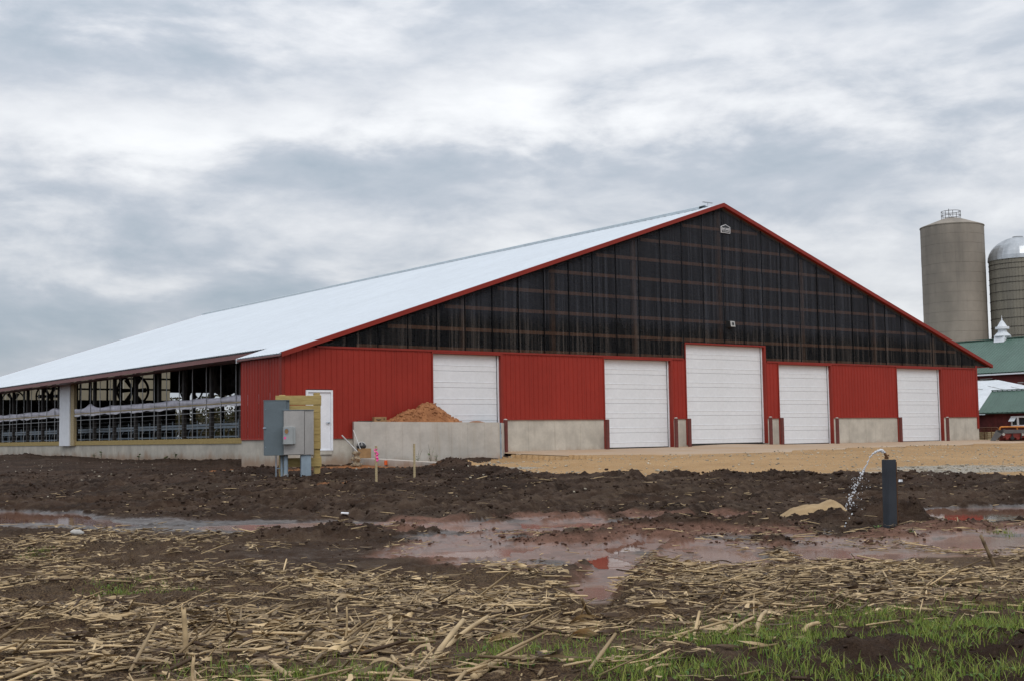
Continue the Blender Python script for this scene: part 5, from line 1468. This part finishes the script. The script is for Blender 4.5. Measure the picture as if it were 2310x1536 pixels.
    MB().box(xe_+.5, xt-.3, max(ya-6, e_[1]+.5), 39, -.8, 1.55).obj('wall', M['barnred'], t)
    # small red shed with a green roof
    xr, zr = 48.6, 2.84; xe, ze = 46.9, 1.53
    yl = onX(2238, 882, xr)[1]; yb = yl-22
    t = thing('red_shed', (48, yl-4, -.8), 'small dark red shed with green roof and white framed window', 'shed')
    yle = onX(2207, 918, xe+.1)[1]
    rib = []
    y = yb
    v = []; f = []
    nrib = 70
    for i in range(nrib+1):
        k = i/nrib
        for dk, dz in ((0, 0), (.7/nrib, 0), (.78/nrib, .025), (.92/nrib, .025)):
            kk = min(1, k+dk); v += [(xr, yb+(yl-yb)*kk, zr+dz), (xe, yb+(yle-yb)*kk, ze+dz)]
    nn = len(v)//2
    for i in range(nn-1): f.append((2*i, 2*i+1, 2*i+3, 2*i+2))
    n = len(v); v += [(xr, yb, zr-.06), (xe, yb, ze-.06), (xe, yle, ze-.06), (xr, yl, zr-.06)]; f.append((n+3, n+2, n+1, n))
    MB().add(v, f).obj('roof', M['green'], t)
    MB().add([(xr, yb, zr), (xr, yl, zr), (xr+1.8, yle, ze), (xr+1.8, yb, ze)], [(0, 3, 2, 1)]).obj('roof', M['green'], t)
    MB().box(xr-.08, xr+.08, yb, yl, zr+.02, zr+.07).obj('ridge_cap', M['green'], t)
    m = MB(); m.box(xe+.22, xr+1.5, yb+.3, yle-.35, -1.2, ze-.05); m.obj('wall', M['barnred'], t)
    m = MB()
    for k in range(60): yy = yle-.6-k*.3; m.box(xe+.205, xe+.219, yy, yy+.03, -1, ze-.1)
    m.obj('wall_batten', M['barnred'], t)
    xw = xe+.2
    a, b = onX(2281, 938, xw), onX(2318, 961, xw)
    y1_, y0_, z1_, z0_ = a[1], b[1], a[2], b[2]
    m = MB()
    fr = .09
    m.box(xw-.05, xw, y0_, y1_, z1_-fr, z1_); m.box(xw-.05, xw, y0_, y1_, z0_, z0_+fr); m.box(xw-.05, xw, y1_-fr, y1_, z0_+fr, z1_-fr); m.box(xw-.05, xw, y0_, y0_+fr, z0_+fr, z1_-fr)
    ym = onX(2297, 950, xw)[1]; m.box(xw-.05, xw, ym-.06, ym+.06, z0_+fr, z1_-fr)
    w = m.obj('window', M['white'], t)
    MB().box(xw-.02, xw-.005, y0_+fr, ym-.06, z0_+fr, z1_-fr).obj('pane', M['glass'], w)
    MB().box(xw-.02, xw-.005, ym+.06, y1_-fr, z0_+fr, z1_-fr).obj('pane', M['glass'], w)
    MB().add([(xw-.03, ym+.08, z1_-.06), (xw-.03, y1_+.02, z1_-.06), (xw-.30, y1_+.02, z1_-.30), (xw-.30, ym+.08, z1_-.30)], [(0, 1, 2, 3)]).obj('tilted_sash', M['oldwhite'], w)
    # tube gate
    a, b = onD(2206, 966, 71), onD(2253, 966, 70.2); zb = -.02
    t = thing('tube_gate', (a[0], a[1], zb), 'rusty tubular farm gate beside the barn corner', 'gate')
    def mid(k, z): return (a[0]+(b[0]-a[0])*k, a[1]+(b[1]-a[1])*k, z)
    zt2 = onD(2230, 964, 70.6)[2]
    m = MB(); m.path([mid(0, zb), mid(0, zt2), mid(.5, zt2), mid(.94, zt2), mid(.99, zt2-.08), mid(1, zb)], [.03]*6, 6); m.obj('frame', M['brass'], t)
    for k in range(1, 6): MB().tube(mid(0, zb+(zt2-zb)*k/6), mid(1, zb+(zt2-zb)*k/6), .022, 6).obj('rail', M['brass'], t)
    for k in (.3, .65): MB().tube(mid(k, zb), mid(k, zt2), .022, 6).obj('brace', M['brass'], t)
    p = onD(2226, 990, 73); MB().box(p[0]-.5, p[0]+.5, p[1]-.4, p[1]+.4, -.3, .42).obj('feed_bin', M['tanwood']); tag(COL.objects[-1], 'pale wooden feed bin behind the tubular gate', 'bin')
    # red tillage machine with a grey hood
    D0 = 66
    t = thing('farm_implement', tuple(onD(2285, 993, D0)), 'red farm implement with grey hood and orange rail at the right edge', 'farm implement')
    def E(u, v, d=0): return onD(u, v, D0+d)
    e = E(2300, 960)-E(2240, 960)
    def slab(pts, d0, d1):
        m = MB(); f0 = [E(u, v, d0) for u, v in pts]; f1 = [E(u, v, d1) for u, v in pts]; n = len(pts)
        return m.add(f0+f1, [tuple(range(n))[::-1], tuple(range(n, 2*n))]+[(i, (i+1) % n, n+(i+1) % n, n+i) for i in range(n)])
    slab([(2234, 993), (2246, 971), (2268, 967), (2262, 978), (2245, 993.5)], -.6, -.5).obj('side_plate', M['implgrey'], t)
    slab([(2246, 970), (2262, 968.5), (2345, 967.5), (2345, 975), (2258, 977)], -.6, .9).obj('hood', M['implgrey'], t)
    slab([(2266, 977), (2345, 976), (2345, 986), (2262, 987)], -.55, .8).obj('body', M['implred'], t)
    slab([(2256, 987), (2345, 985.5), (2345, 992), (2254, 993)], -.3, .7).obj('frame', M['implred'], t)
    for u in (2284, 2316): 
        m = MB(); c0 = E(u, 987, -.75); 
        m.tube(c0, E(u, 987, -.45), .10, 14); m.obj('roller', M['seal'], t)
    for u in (2264, 2307): MB().tube(E(u, 979, -.62), E(u, 979, -.56), .07, 10).obj('cap', M['stone'], t)
    for u in (2283, 2303, 2330): slab([(u, 977), (u+2.2, 977), (u+1.6, 989), (u-.4, 989)], -.68, -.57).obj('tine_arm', M['seal'], t)
    for u in (2268, 2292, 2314): slab([(u, 985), (u+10, 984.5), (u+7, 990), (u+2, 990.5)], -.62, -.56).obj('share', M['implred'], t)
    m = MB(); m.path([E(2255, 969), E(2256, 963.5), E(2259, 962.3), E(2345, 961.5)], [.045]*4, 7); m.obj('rail', M['yellow'], t)
    for u in (2294, 2330): MB().tube(E(u, 962), E(u+1, 968), .035, 6).obj('rail_post', M['yellow'], t)


build_farm()


# ------------------------------------------------------------------ clods, stones, corn residue, grass
def fan_points(n, d0, d1, half=.50):
    D = np.sqrt(RNG.uniform(d0*d0, d1*d1, n)); a = RNG.uniform(-half, half, n)+YAW
    return CAM[0]+D*np.sin(a), CAM[1]+D*np.cos(a)


def lumps(name, x, y, r, mat, flat=.7, sink=.25, label=None):
    z = ground(x, y); v0, f0 = ico(); n = len(x)
    j = RNG.uniform(.5, 1.4, (n, 12, 1))
    a = RNG.uniform(0, 6.28, n); c, s = np.cos(a), np.sin(a)
    P = v0[None]*j*r[:, None, None]*np.stack([RNG.uniform(.7, 1.35, n), RNG.uniform(.7, 1.35, n), np.full(n, flat)], 1)[:, None, :]
    X = P[..., 0]*c[:, None]-P[..., 1]*s[:, None]+x[:, None]; Y = P[..., 0]*s[:, None]+P[..., 1]*c[:, None]+y[:, None]
    Z = P[..., 2]+(z+r*flat*(1-2*sink))[:, None]
    V = np.stack([X, Y, Z], -1).reshape(-1, 3); Fq = (f0[None]+12*np.arange(n)[:, None, None]).reshape(-1, 3)
    o = npmesh(name, V, Fq, mat, tri=True); tag(o, kind='stuff'); return o


def build_clods():
    x, y = fan_points(120000, 5, 46, .46)
    u, v, w = pix(x, y, ground(x, y))
    zz, grav, clay, wet, org, gl = ground(x, y, True)
    noise = fbm(x, y, .9, 4, 91)+.5
    p = (1-grav)*(.06+.62*sstep(.48, .72, noise))*(1-.75*np.clip(wet*1.4, 0, 1))
    p *= np.where((v > 1060) & (v < 1215), 1.0, .45)
    for bx, by, ra, rc, h in BW:
        if h > .08: p = np.maximum(p, 1.1*np.exp(-((x-bx)/.8)**2-((y-by)/.8)**2))
    ok = (RNG.uniform(0, 1, len(x)) < p) & (grav < .3) & (zz > WZ+.02) & (org < .5)
    x, y, clay, w = x[ok], y[ok], clay[ok], w[ok]
    r = np.exp(RNG.normal(-4.35, .52, len(x))); r = np.clip(r, .006, .07)*np.where(w > 25, 1.2, 1)*np.where(w < 14, .6, 1)
    c = clay > .45
    lumps('mud_clods', x[~c], y[~c], r[~c], M['clod'], .7); lumps('clay_clods', x[c], y[c], r[c]*.9, M['clodred'], .7)
    # gravel and pale grit
    x, y = fan_points(60000, 24, 62, .46)
    zz, grav, clay, wet, org, gl = ground(x, y, True)
    p = grav*(.10+.5*gl)+(1-grav)*.016+.35*np.exp(-((psdf(GRAV, x, y))/.6)**2)
    ap = (y > -5) & (x > 9)
    ok = (RNG.uniform(0, 1, len(x)) < p) & ~ap & ~((x > 0) & (y > -.3)) & ~((x > 2) & (y > -2.6) & (x < 8.5))
    x, y = x[ok], y[ok]
    lumps('gravel_stones', x, y, np.clip(np.exp(RNG.normal(-4.0, .45, len(x))), .01, .06), M['gstone'], .65)


build_clods()


def attr(o, vals):
    a = o.data.attributes.new('shade', 'FLOAT', 'POINT'); a.data.foreach_set('value', np.asarray(vals, np.float32))


def build_residue():
    x, y = fan_points(640000, 4.6, 32, .48)
    u, v, w = pix(x, y, base_z(x, y))
    d = litter_density(u, v)*np.maximum(sstep(.30, .66, fbm(x, y, .9, 4, 101)*1.3+.5)*1.5, .42*(u > 1500))
    d = d*np.clip(.15+1.7*(fbm(x, y, 3.0, 3, 103)*1.4+.5), .05, 1.9)
    dd = .125*np.clip((w/9.0), .75, 1.25)
    ok = (RNG.uniform(0, 1, len(x)) < d*dd*.95)
    x, y, u, v, w = x[ok], y[ok], u[ok], v[ok], w[ok]
    z = ground(x, y); ok = (z > WZ+.015) & ((v > 1200) | (RNG.uniform(0, 1, len(z)) < .8))
    x, y, z, u, v = x[ok], y[ok], z[ok], u[ok], v[ok]
    n = len(x)
    kind = RNG.uniform(0, 1, n)
    st = kind < .40
    V = []; Fq = []; Sh = []; off = 0
    # stalk pieces: five sided, swollen at one node
    k = int(st.sum()); L = np.clip(np.exp(RNG.normal(-2.15, .60, k)), .03, .42); r = RNG.uniform(.0022, .0085, k)*np.where(L > .22, 1.15, .9)
    big = np.clip(sstep(1380, 1500, v[st]), 0, 1); r = r*(1+.25*big)
    az = RNG.normal(YAW+math.pi/2+.1, 1.0, k); pt = RNG.normal(0, .10, k)+np.where(RNG.uniform(0, 1, k) < .05+.14*(v[st] > 1360), RNG.uniform(.12, .6, k), 0)*(v[st] > 1290)
    dx, dy, dz = np.sin(az)*np.cos(pt), np.cos(az)*np.cos(pt), np.sin(pt)
    dvec = np.stack([dx, dy, dz], 1); sv = np.stack([dy, -dx, 0*dx], 1); sv /= np.linalg.norm(sv, axis=1)[:, None]+1e-9; uv_ = np.cross(sv, dvec)
    c0 = np.stack([x[st], y[st], z[st]+r*.7+np.abs(np.sin(pt))*L*.45+RNG.uniform(0, .022, k)], 1)
    ns = 5
    for t, rad in ((-.5, .9), (-.08, .95), (-.02, 1.22), (.04, .92), (.5, .8)):
        for i in range(ns):
            a = 2*math.pi*i/ns
            V.append(c0+dvec*(L*t)[:, None]+(sv*math.cos(a)+uv_*math.sin(a))*(r*rad)[:, None])
    VS = np.stack(V, 1); m = VS.shape[1]
    f = [(l*ns+i, l*ns+(i+1) % ns, (l+1)*ns+(i+1) % ns, (l+1)*ns+i) for l in range(4) for i in range(ns)]
    f += [(0, 1, 2, 3), (20, 23, 22, 21), (0, 3, 4, 4), (20, 24, 23, 23)]
    f = [q for q in f if len(set(q)) == 4]
    F1 = (np.array(f)[None]+m*np.arange(k)[:, None, None]).reshape(-1, 4)
    S1 = np.repeat(np.clip(RNG.normal(.50, .33, k), 0, 1), m)
    # leaf and husk strips, bent and twisted
    q = ~st; kk = int(q.sum()); L = np.clip(np.exp(RNG.normal(-2.25, .55, kk)), .03, .40); wd = np.exp(RNG.normal(-5.0, .5, kk)).clip(.003, .018)
    az = RNG.normal(YAW+math.pi/2, 1.0, kk); lift = RNG.uniform(0, .045, kk); curl = RNG.normal(0, .5, kk); tw = RNG.normal(0, .9, kk); bend = RNG.normal(0, .7, kk)
    X = []; ts = np.linspace(-.5, .5, 5)
    for t in ts:
        aa = az+bend*t; px = x[q]+np.sin(aa)*L*t; py = y[q]+np.cos(aa)*L*t
        pz = z[q]+.006+lift+curl*L*(t*t-.1)*.5
        ww = wd*(1-1.5*t*t)
        tilt = tw*t*1.6+tw*.5
        ex, ey, ez = np.cos(aa)*np.cos(tilt), -np.sin(aa)*np.cos(tilt), np.sin(tilt)
        for s in (-1, 0, 1): X.append(np.stack([px+s*ex*ww, py+s*ey*ww, np.maximum(pz+s*ez*ww+(0 if s else .25)*ww, z[q]+.001)], 1))
    VL = np.stack(X, 1); m2 = VL.shape[1]
    f = [(3*i+s, 3*i+s+1, 3*i+s+4, 3*i+s+3) for i in range(4) for s in (0, 1)]
    F2 = (np.array(f)[None]+m2*np.arange(kk)[:, None, None]).reshape(-1, 4)+len(VS)*m
    S2 = np.repeat(np.clip(RNG.normal(.36, .32, kk), 0, 1), m2)
    o = npmesh('corn_residue', np.r_[VS.reshape(-1, 3), VL.reshape(-1, 3)], np.r_[F1, F2], M['straw'])
    attr(o, np.r_[S1, S2]); tag(o, kind='stuff')
    print('residue', k, kk)


build_residue()


def build_grass():
    x, y = fan_points(420000, 4.3, 20, .50)
    z0 = base_z(x, y); u, v, w = pix(x, y, z0)
    d = grass_density(u, v)*sstep(.38, .60, fbm(x, y, 2.3, 4, 121)*1.5+.52)*1.7
    ok = RNG.uniform(0, 1, len(x)) < d*.95
    x, y, w = x[ok], y[ok], w[ok]; z = ground(x, y)-.008
    n = len(x); H = RNG.uniform(.02, .095, n)*np.where(w > 9, .75, 1); wd = RNG.uniform(.0011, .0028, n)*1.15
    az = RNG.uniform(0, 6.28, n); ln = RNG.uniform(.15, 1.05, n); bz = az+RNG.normal(1.57, .5, n)
    X = []
    for t in (0, .4, .75, 1):
        px = x+np.sin(az)*H*ln*t*t; py = y+np.cos(az)*H*ln*t*t; pz = z+H*t*(1-.28*ln*t); ww = wd*(1-t**1.6)+.0002
        for s in (-1, 1): X.append(np.stack([px+s*np.sin(bz)*ww, py+s*np.cos(bz)*ww, pz], 1))
    V = np.stack(X, 1); f = np.array([(2*i, 2*i+1, 2*i+3, 2*i+2) for i in range(3)])
    Fq = (f[None]+8*np.arange(n)[:, None, None]).reshape(-1, 4)
    o = npmesh('grass', V.reshape(-1, 3), Fq, M['grass']); attr(o, np.repeat(np.clip(RNG.normal(.38, .27, n), 0, 1), 8)); tag(o, kind='stuff')
    # low broad leaves among the grass
    k = RNG.choice(n, min(n, 900), replace=False); x, y, z = x[k], y[k], z[k]+.01; n = len(x)
    L = RNG.uniform(.012, .038, n); az = RNG.uniform(0, 6.28, n); X = []
    for t, ww in ((0, .1), (.35, .26), (.7, .3), (1, .04)):
        for s in (-1, 1): X.append(np.stack([x+np.sin(az)*L*t+s*np.cos(az)*L*ww, y+np.cos(az)*L*t-s*np.sin(az)*L*ww, z+L*.55*math.sin(t*2.2)+0*x], 1))
    V = np.stack(X, 1); Fq = (f[None]+8*np.arange(n)[:, None, None]).reshape(-1, 4)
    o = npmesh('ground_weeds', V.reshape(-1, 3), Fq, M['weed']); attr(o, np.repeat(RNG.uniform(0, .8, n), 8)); tag(o, kind='stuff')
    print('grass', len(V))


build_grass()


# ------------------------------------------------------------------ the large corn stalks and husks one can tell apart
def build_stalks():
    items = [  # foot pixel, tip pixel, thickness px, height of the tip over ground (None: lying), label
        ((420, 1482), (414, 1374), 13, 1, 'upright cut corn stub standing alone in the straw at left'),
        ((757, 1412), (740, 1352), 8, 1, 'short dark upright corn stub in the middle of the stubble'),
        ((445, 1545), (437, 1482), 9, 1, 'small upright corn stub at the very bottom edge'),
        ((768, 1470), (782, 1368), 5, 1, 'thin upright dry stem next to pale husk leaves'),
        ((1068, 1536), (1182, 1452), 19, .35, 'thickest pale corn stalk lying slantwise by the grass edge'),
        ((962, 1500), (1045, 1398), 15, .6, 'thick straw stalk leaning up to the right in the big tangle'),
        ((985, 1470), (1100, 1390), 12, .5, 'yellow stalk crossing the big tangle of stalks'),
        ((975, 1476), (962, 1440), 12, .4, 'short upright butt of stalk at the left of the tangle'),
        ((632, 1446), (770, 1502), 14, .12, 'long brown stalk lying downhill to the right beside pale husks'),
        ((602, 1490), (652, 1524), 14, .1, 'short thick stalk lying at the grass edge near the bottom'),
        ((872, 1436), (880, 1390), 14, .6, 'stubby pale stalk end sticking up left of the tangle'),
        ((884, 1482), (940, 1508), 8, .1, 'thin pale stalk lying low in front of the tangle'),
        ((2246, 1276), (2212, 1206), 9, 1, 'brown stalk leaning left at the edge of the right hand puddle'),
        ((1812, 1430), (1846, 1404), 11, .25, 'short pale stalk lying at the grass edge right of centre'),
        ((1702, 1436), (1728, 1378), 11, .45, 'stout stalk rising out of the right hand stalk bundle'),
        ((1640, 1432), (1700, 1392), 9, .3, 'stalk splayed to the left in the right hand bundle'),
        ((1590, 1426), (1640, 1408), 12, .3, 'frayed butt end of a stalk left of the right hand bundle'),
        ((1350, 1392), (1312, 1350), 10, .7, 'dark split stalk sticking up beside the muddy wheel track'),
        ((2042, 1340), (2000, 1306), 8, .5, 'dark curled stalk standing up in the straw on the right'),
        ((1180, 1380), (1118, 1350), 8, .2, 'crooked pale stalk lying across the fine straw'),
        ((1130, 1390), (1185, 1362), 9, .3, 'yellow stalk lying slantwise in the fine straw')]
    for i, ((u0, v0), (u1, v1), th, up_, lab) in enumerate(items):
        q = onz(u0, v0, -.58); zg = gz(q[0], q[1]); q = onz(u0, v0, zg); zg = gz(q[0], q[1]); D = float((q-CAM) @ FW); r = th/2/F*D
        if up_ >= 1: tip = onD(u1, v1, D+.03)
        else:
            e = onD(u1, v1, D); hgt = (v0-v1)/F*D*up_ if v1 < v0 else .02
            best = onz(u1, v1, zg+max(.03, hgt)); tip = best
            if np.linalg.norm(tip-q) > 1.2: tip = onD(u1, v1, D+.3)
        t = thing('corn_stalk', (q[0], q[1], zg), lab, 'corn stalk', 'corn stalks left standing or lying in the stubble')
        a = np.array(q)-np.array([0, 0, .03]) if up_ >= .4 else np.array(q)+np.array([0, 0, r*.8]); b = np.array(tip)
        pts = []; rad = []; n = 9
        bow = RNG.normal(0, .012, 3)
        for k in range(n):
            s = k/(n-1); pts.append(a*(1-s)+b*s+bow*math.sin(s*math.pi)); rad.append(r*(1-.22*s)*(1.16 if k in (3, 6) else 1)*RNG.uniform(.95, 1.05))
        o = MB().path(pts, rad, 9).obj('stem', M['straw'], t, smooth=True)
        sh = np.repeat(np.clip(np.array([.75-.22*(k in (3, 6)) for k in range(n)])-(.5 if 'dark' in lab or 'brown' in lab else 0), 0, 1), 9); attr(o, sh)
        # a split rind at the cut end and a dry leaf at a node
        dirv = (b-a)/np.linalg.norm(b-a); sd = np.cross(dirv, [0, 0, 1.0]); sd = sd/(np.linalg.norm(sd)+1e-6) if np.linalg.norm(sd) > .1 else R2
        for s in (-1, 1):
            e = b+dirv*r*RNG.uniform(.5, 1.5)+sd*s*r*.4; m = MB().add([b+sd*s*r*.2-dirv*.01, b+sd*s*r*.95-dirv*.01, e+sd*s*r*.3, e], [(0, 1, 2, 3)]); o = m.obj('split_rind', M['straw'], t); attr(o, [.8]*4)
        if i % 3 != 1:
            c = pts[3]; v = []; f = []; Lf = RNG.uniform(.10, .20); az = RNG.uniform(0, 6.28); hv = np.array([math.sin(az), math.cos(az), 0]); sv = np.array([hv[1], -hv[0], 0])
            for k in range(7):
                s = k/6; w = .013*(1-s**2)+.002; p = c+hv*Lf*s+np.array([0, 0, .05*math.sin(2.6*s)-.02*s]); tw = s*RNG.uniform(.5, 1.5)
                for g in (-1, 1): v.append(p+g*w*(sv*math.cos(tw)+np.array([0, 0, 1])*math.sin(tw)))
            for k in range(6): f.append((2*k, 2*k+1, 2*k+3, 2*k+2))
            o = MB().add(v, f).obj('dry_leaf', M['straw'], t, smooth=True); attr(o, [.5]*14)
    husks = [((545, 1466), 1.0, 'cluster of pale folded corn husks right of the upright stub', -.5), ((600, 1418), .8, 'small cluster of pale husk leaves in the straw at left of centre', .3), ((765, 1446), 1.0, 'broad pale husk leaf folded over beside brown stalk', .2),
             ((800, 1472), 1.0, 'upright white husk blade at the left of the tangle', 1.2), ((1290, 1412), 1.1, 'spiky bunch of dry corn leaves near the wheel track', .4), ((1110, 1452), 1.0, 'drooping fan of dry leaves across the tangle of stalks', -.2),
             ((880, 1400), .8, 'ragged pale husk bunch left of the leaning stalks', .8), ((1290, 1440), .9, 'curled pale husk at the grass edge', .0), ((2165, 1318), .9, 'pale husk leaves in the straw below the standpipe', -.3), ((200, 1500), .9, 'pale husk leaves matted in the bottom left straw', -.1)]
    for (u, v), sc, lab, lean in husks:
        q = onz(u, v, -.58); zg = gz(q[0], q[1]); q = onz(u, v, zg)
        t = thing('corn_husk', (q[0], q[1], zg), lab, 'corn husk', 'corn husks in the stubble')
        for j in range(9):
            az = YAW+math.pi/2+lean*.6+RNG.normal(0, .32); Lf = RNG.uniform(.13, .25)*sc; hv = np.array([math.sin(az), math.cos(az), 0]); sv = np.array([hv[1], -hv[0], 0]); rise = RNG.uniform(.0, .055)*sc; tw0 = RNG.normal(0, .5)
            vv = []; f = []
            for k in range(8):
                s = k/7; w = .0125*sc*math.sin(math.pi*(s*.85+.12))**.8; p = np.array(q)+hv*Lf*(s-.15)+sv*RNG.normal(0, .002)+np.array([0, 0, .012+rise*math.sin(s*2.4)]); tw = tw0+.9*s
                for g in (-1, 0, 1): vv.append(p+g*w*(sv*math.cos(tw)+np.array([0, 0, 1])*math.sin(tw))+np.array([0, 0, .35*w if g == 0 else 0]))
            for k in range(7):
                for g in (0, 1): f.append((3*k+g, 3*k+g+1, 3*k+g+4, 3*k+g+3))
            o = MB().add(vv, f).obj('husk_leaf', M['straw'], t, smooth=True); attr(o, [float(np.clip(RNG.normal(.66, .2), 0, 1))]*24)


build_stalks()


# ------------------------------------------------------------------ stones, heap, weeds, trees beyond the barn
def rock(c, sx, sy, sz, name, mat, label, cat, rough=.16, seg=14):
    m = MB(); v = []; f = []
    for i in range(seg//2+1):
        th = math.pi*i/(seg//2)
        for j in range(seg):
            a = 2*math.pi*j/seg; k = 1+rough*(vnoise(np.array([math.cos(a)*2+9]), np.array([th*2+math.sin(a)*2]), 3)[0]-.5)*2
            v.append((sx*math.sin(th)*math.cos(a)*k, sy*math.sin(th)*math.sin(a)*k, sz*math.cos(th)*k))
    for i in range(seg//2):
        for j in range(seg): f.append((i*seg+j, (i+1)*seg+j, (i+1)*seg+(j+1) % seg, i*seg+(j+1) % seg))
    o = m.add(v, f).obj(name, mat, smooth=True); o.location = c; return tag(o, label, cat)


def build_small():
    q = onz(173, 1203, -.72); zg = gz(q[0], q[1]); q = onz(173, 1203, zg)
    o = rock((q[0], q[1], zg+.018), .095, .07, .042, 'field_stone', M['stone'], 'smooth pale grey stone on the mud left of the puddles', 'stone'); o.rotation_euler = (0, .12, -YAW+.1)
    q = onz(778, 1176, -.735); zg = max(gz(q[0], q[1]), WZ)
    MB().box(-.06, .06, -.03, .03, 0, .018).obj('paper_scrap', M['white']); o = COL.objects[-1]; o.location = (q[0], q[1], zg+.004); o.rotation_euler = (.1, .08, -YAW); tag(o, 'small white scrap lying by the long puddle', 'scrap')
    q = onz(2032, 1094, -.55); zg = gz(q[0], q[1])
    MB().prism([(-.05, 0), (.05, 0), (.035, .045), (-.03, .05)], 'y', -.02, .02).obj('plastic_scrap', M['white']); o = COL.objects[-1]; o.location = (q[0], q[1], zg); tag(o, 'small bluish plastic scrap on the mud right of the standpipe', 'scrap')
    # the tan heap by the standpipe
    q = onz(1842, 1174, -.74); n1, n2 = 46, 16; v = []; f = []
    e = np.array([R2[0], R2[1]]); e /= np.linalg.norm(e); fv = np.array([-e[1], e[0]])
    Sx = np.linspace(-.56, .56, n1); Ty = np.linspace(-.55, .55, n2)
    SX, TY = np.meshgrid(Sx, Ty)
    h = np.interp(SX, [-.56, -.36, -.12, .05, .24, .36, .56], [-.06, .10, .16, .17, .24, .16, -.06])*(1-(TY/.55)**2)+fbm(SX.ravel(), TY.ravel(), 5, 4, 3).reshape(SX.shape)*.06-.03*(TY/.55)**2
    X = q[0]+SX*e[0]+TY*fv[0]; Y = q[1]+SX*e[1]+TY*fv[1]; Z = base_z(X.ravel(), Y.ravel()).reshape(X.shape)*.0+max(gz(q[0], q[1]), -.74)+h
    idx = np.arange(X.size).reshape(X.shape); Q = np.stack([idx[:-1, :-1], idx[:-1, 1:], idx[1:, 1:], idx[1:, :-1]], -1).reshape(-1, 4)
    o = npmesh('gravel_heap', np.c_[X.ravel(), Y.ravel(), Z.ravel()], Q, M['tansand'], smooth=True); tag(o, 'low heap of tan gravel on the mud left of the standpipe', 'gravel heap')

    def weed(c, h, nl, label, mat, lw=.05, group=None, tall=False):
        t = thing('weed', c, label, 'weed', group)
        m = MB(); L = MB()
        for s in range(3 if not tall else 4):
            az = RNG.uniform(0, 6.28); hh = h*RNG.uniform(.7, 1.05); lean = RNG.uniform(.1, .35)
            pts = [(math.sin(az)*lean*hh*k*k/16, math.cos(az)*lean*hh*k*k/16, hh*k/4-.04) for k in range(5)]
            pts = [tuple(np.array(p)+np.array(c)) for p in pts]
            m.path(pts, [.007*(1-.15*k) for k in range(5)], 5)
            for j in range(nl):
                k = RNG.uniform(.3, 1); p = np.array(pts[min(4, int(k*4))]); a = RNG.uniform(0, 6.28); l = lw*RNG.uniform(.7, 1.5)
                hv = np.array([math.sin(a), math.cos(a), RNG.uniform(-.2, .6)])*l; sv = np.array([hv[1], -hv[0], 0])*(.36 if not tall else .15)
                L.add([p, p+hv*.5+sv, p+hv, p+hv*.5-sv], [(0, 1, 2, 3)])
        m.obj('stem', M['dryweed'], t); o = L.obj('leaves', mat, t); attr(o, RNG.uniform(0, .7, len(o.data.vertices)))
    for u, h, lab in ((214, .32, 'leafy weed at the foundation, second of the left pair'), (230, .48, 'tallest leafy weed of the left pair at the foundation'), (314, .42, 'leafy weed alone at the middle of the side foundation'), (375, .22, 'low weed at the foundation, left of the last weed pair'), (398, .45, 'bushy weed at the foundation nearest the red corner')):
        q = onX(u, 1038, 2.3); y = q[1]; weed((2.28, y, gz(2.28, y)), h, 7, lab, M['weed'], .11, 'weeds along the side foundation')
    for u, h, lab in ((942, .62, 'thin dry weed just right of the plain stake'), (972, .75, 'tall dry weed in front of the grey wall'), (983, .6, 'dry weed rightmost of those by the grey wall')):
        q = onz(u, 1046, -.28); weed((q[0], q[1], gz(q[0], q[1])), h, 9, lab, M['weed'], .09, 'dry weeds before the concrete wall', True)
    for u, v, h, lab in ((2006, 1178, .12, 'small green sprig left of the standpipe foot'), (2056, 1192, .12, 'small green sprig right of the standpipe foot')):
        q = onz(u-25 if u < 2010 else u, v+6, -.66); weed((q[0], q[1], gz(q[0], q[1])), h, 6, lab, M['weed'], .05, 'sprigs by the standpipe')

    # trees seen through the far doorway
    spots = [(395, 128, 5.6, 'rust tinted tree seen through the open barn doorway at left'), (418, 135, 5.0, 'second autumn tree seen through the barn doorway'), (440, 126, 4.4, 'low olive tree in the middle of the far doorway'), (463, 140, 4.6, 'autumn tree right of the doorway middle'),
             (486, 131, 5.8, 'taller olive tree beside the dark barn post'), (508, 138, 5.0, 'yellow brown tree near the right doorway jamb'), (530, 130, 4.3, 'rightmost tree seen through the barn doorway'), (552, 140, 5.2, 'tree at the hidden right end of the doorway view')]
    lv = None
    for u, D, H, lab in spots:
        q = onD(u, 995, D); x, y = q[0], q[1]; zg = -.6
        t = thing('tree', (x, y, zg), lab, 'tree', 'trees beyond the barn doorway')
        m = MB(); m.tube((x, y, zg-.2), (x+.1, y, zg+H*.5), .16, 8, .09)
        for k in range(5): a = RNG.uniform(0, 6.28); m.tube((x+.05, y, zg+H*(.25+.05*k)), (x+math.sin(a)*H*.25, y+math.cos(a)*H*.25, zg+H*(.5+.06*k)), .06, 5, .02)
        m.obj('trunk', M['bark'], t)
        n = 1300; cl = RNG.normal(0, 1, (22, 3))*np.array([H*.24, H*.24, H*.19])+np.array([0, 0, H*.55])
        P = cl[RNG.integers(0, 22, n)]+RNG.normal(0, H*.075, (n, 3)); P[:, 2] = np.clip(P[:, 2], .25, H)
        a = RNG.normal(0, 1, (n, 3)); a /= np.linalg.norm(a, axis=1)[:, None]; b = np.cross(a, RNG.normal(0, 1, (n, 3))); b /= np.linalg.norm(b, axis=1)[:, None]
        s = RNG.uniform(.09, .2, n)[:, None]
        V = np.stack([P-a*s, P+b*s*.6, P+a*s, P-b*s*.6], 1).reshape(-1, 3)
        o = npmesh('crown', V, np.arange(4*n).reshape(-1, 4), M['autumn'], t); o.location = (0, 0, 0); attr(o, np.repeat(np.clip(RNG.normal(.5, .3, n), 0, 1), 4))


build_small()
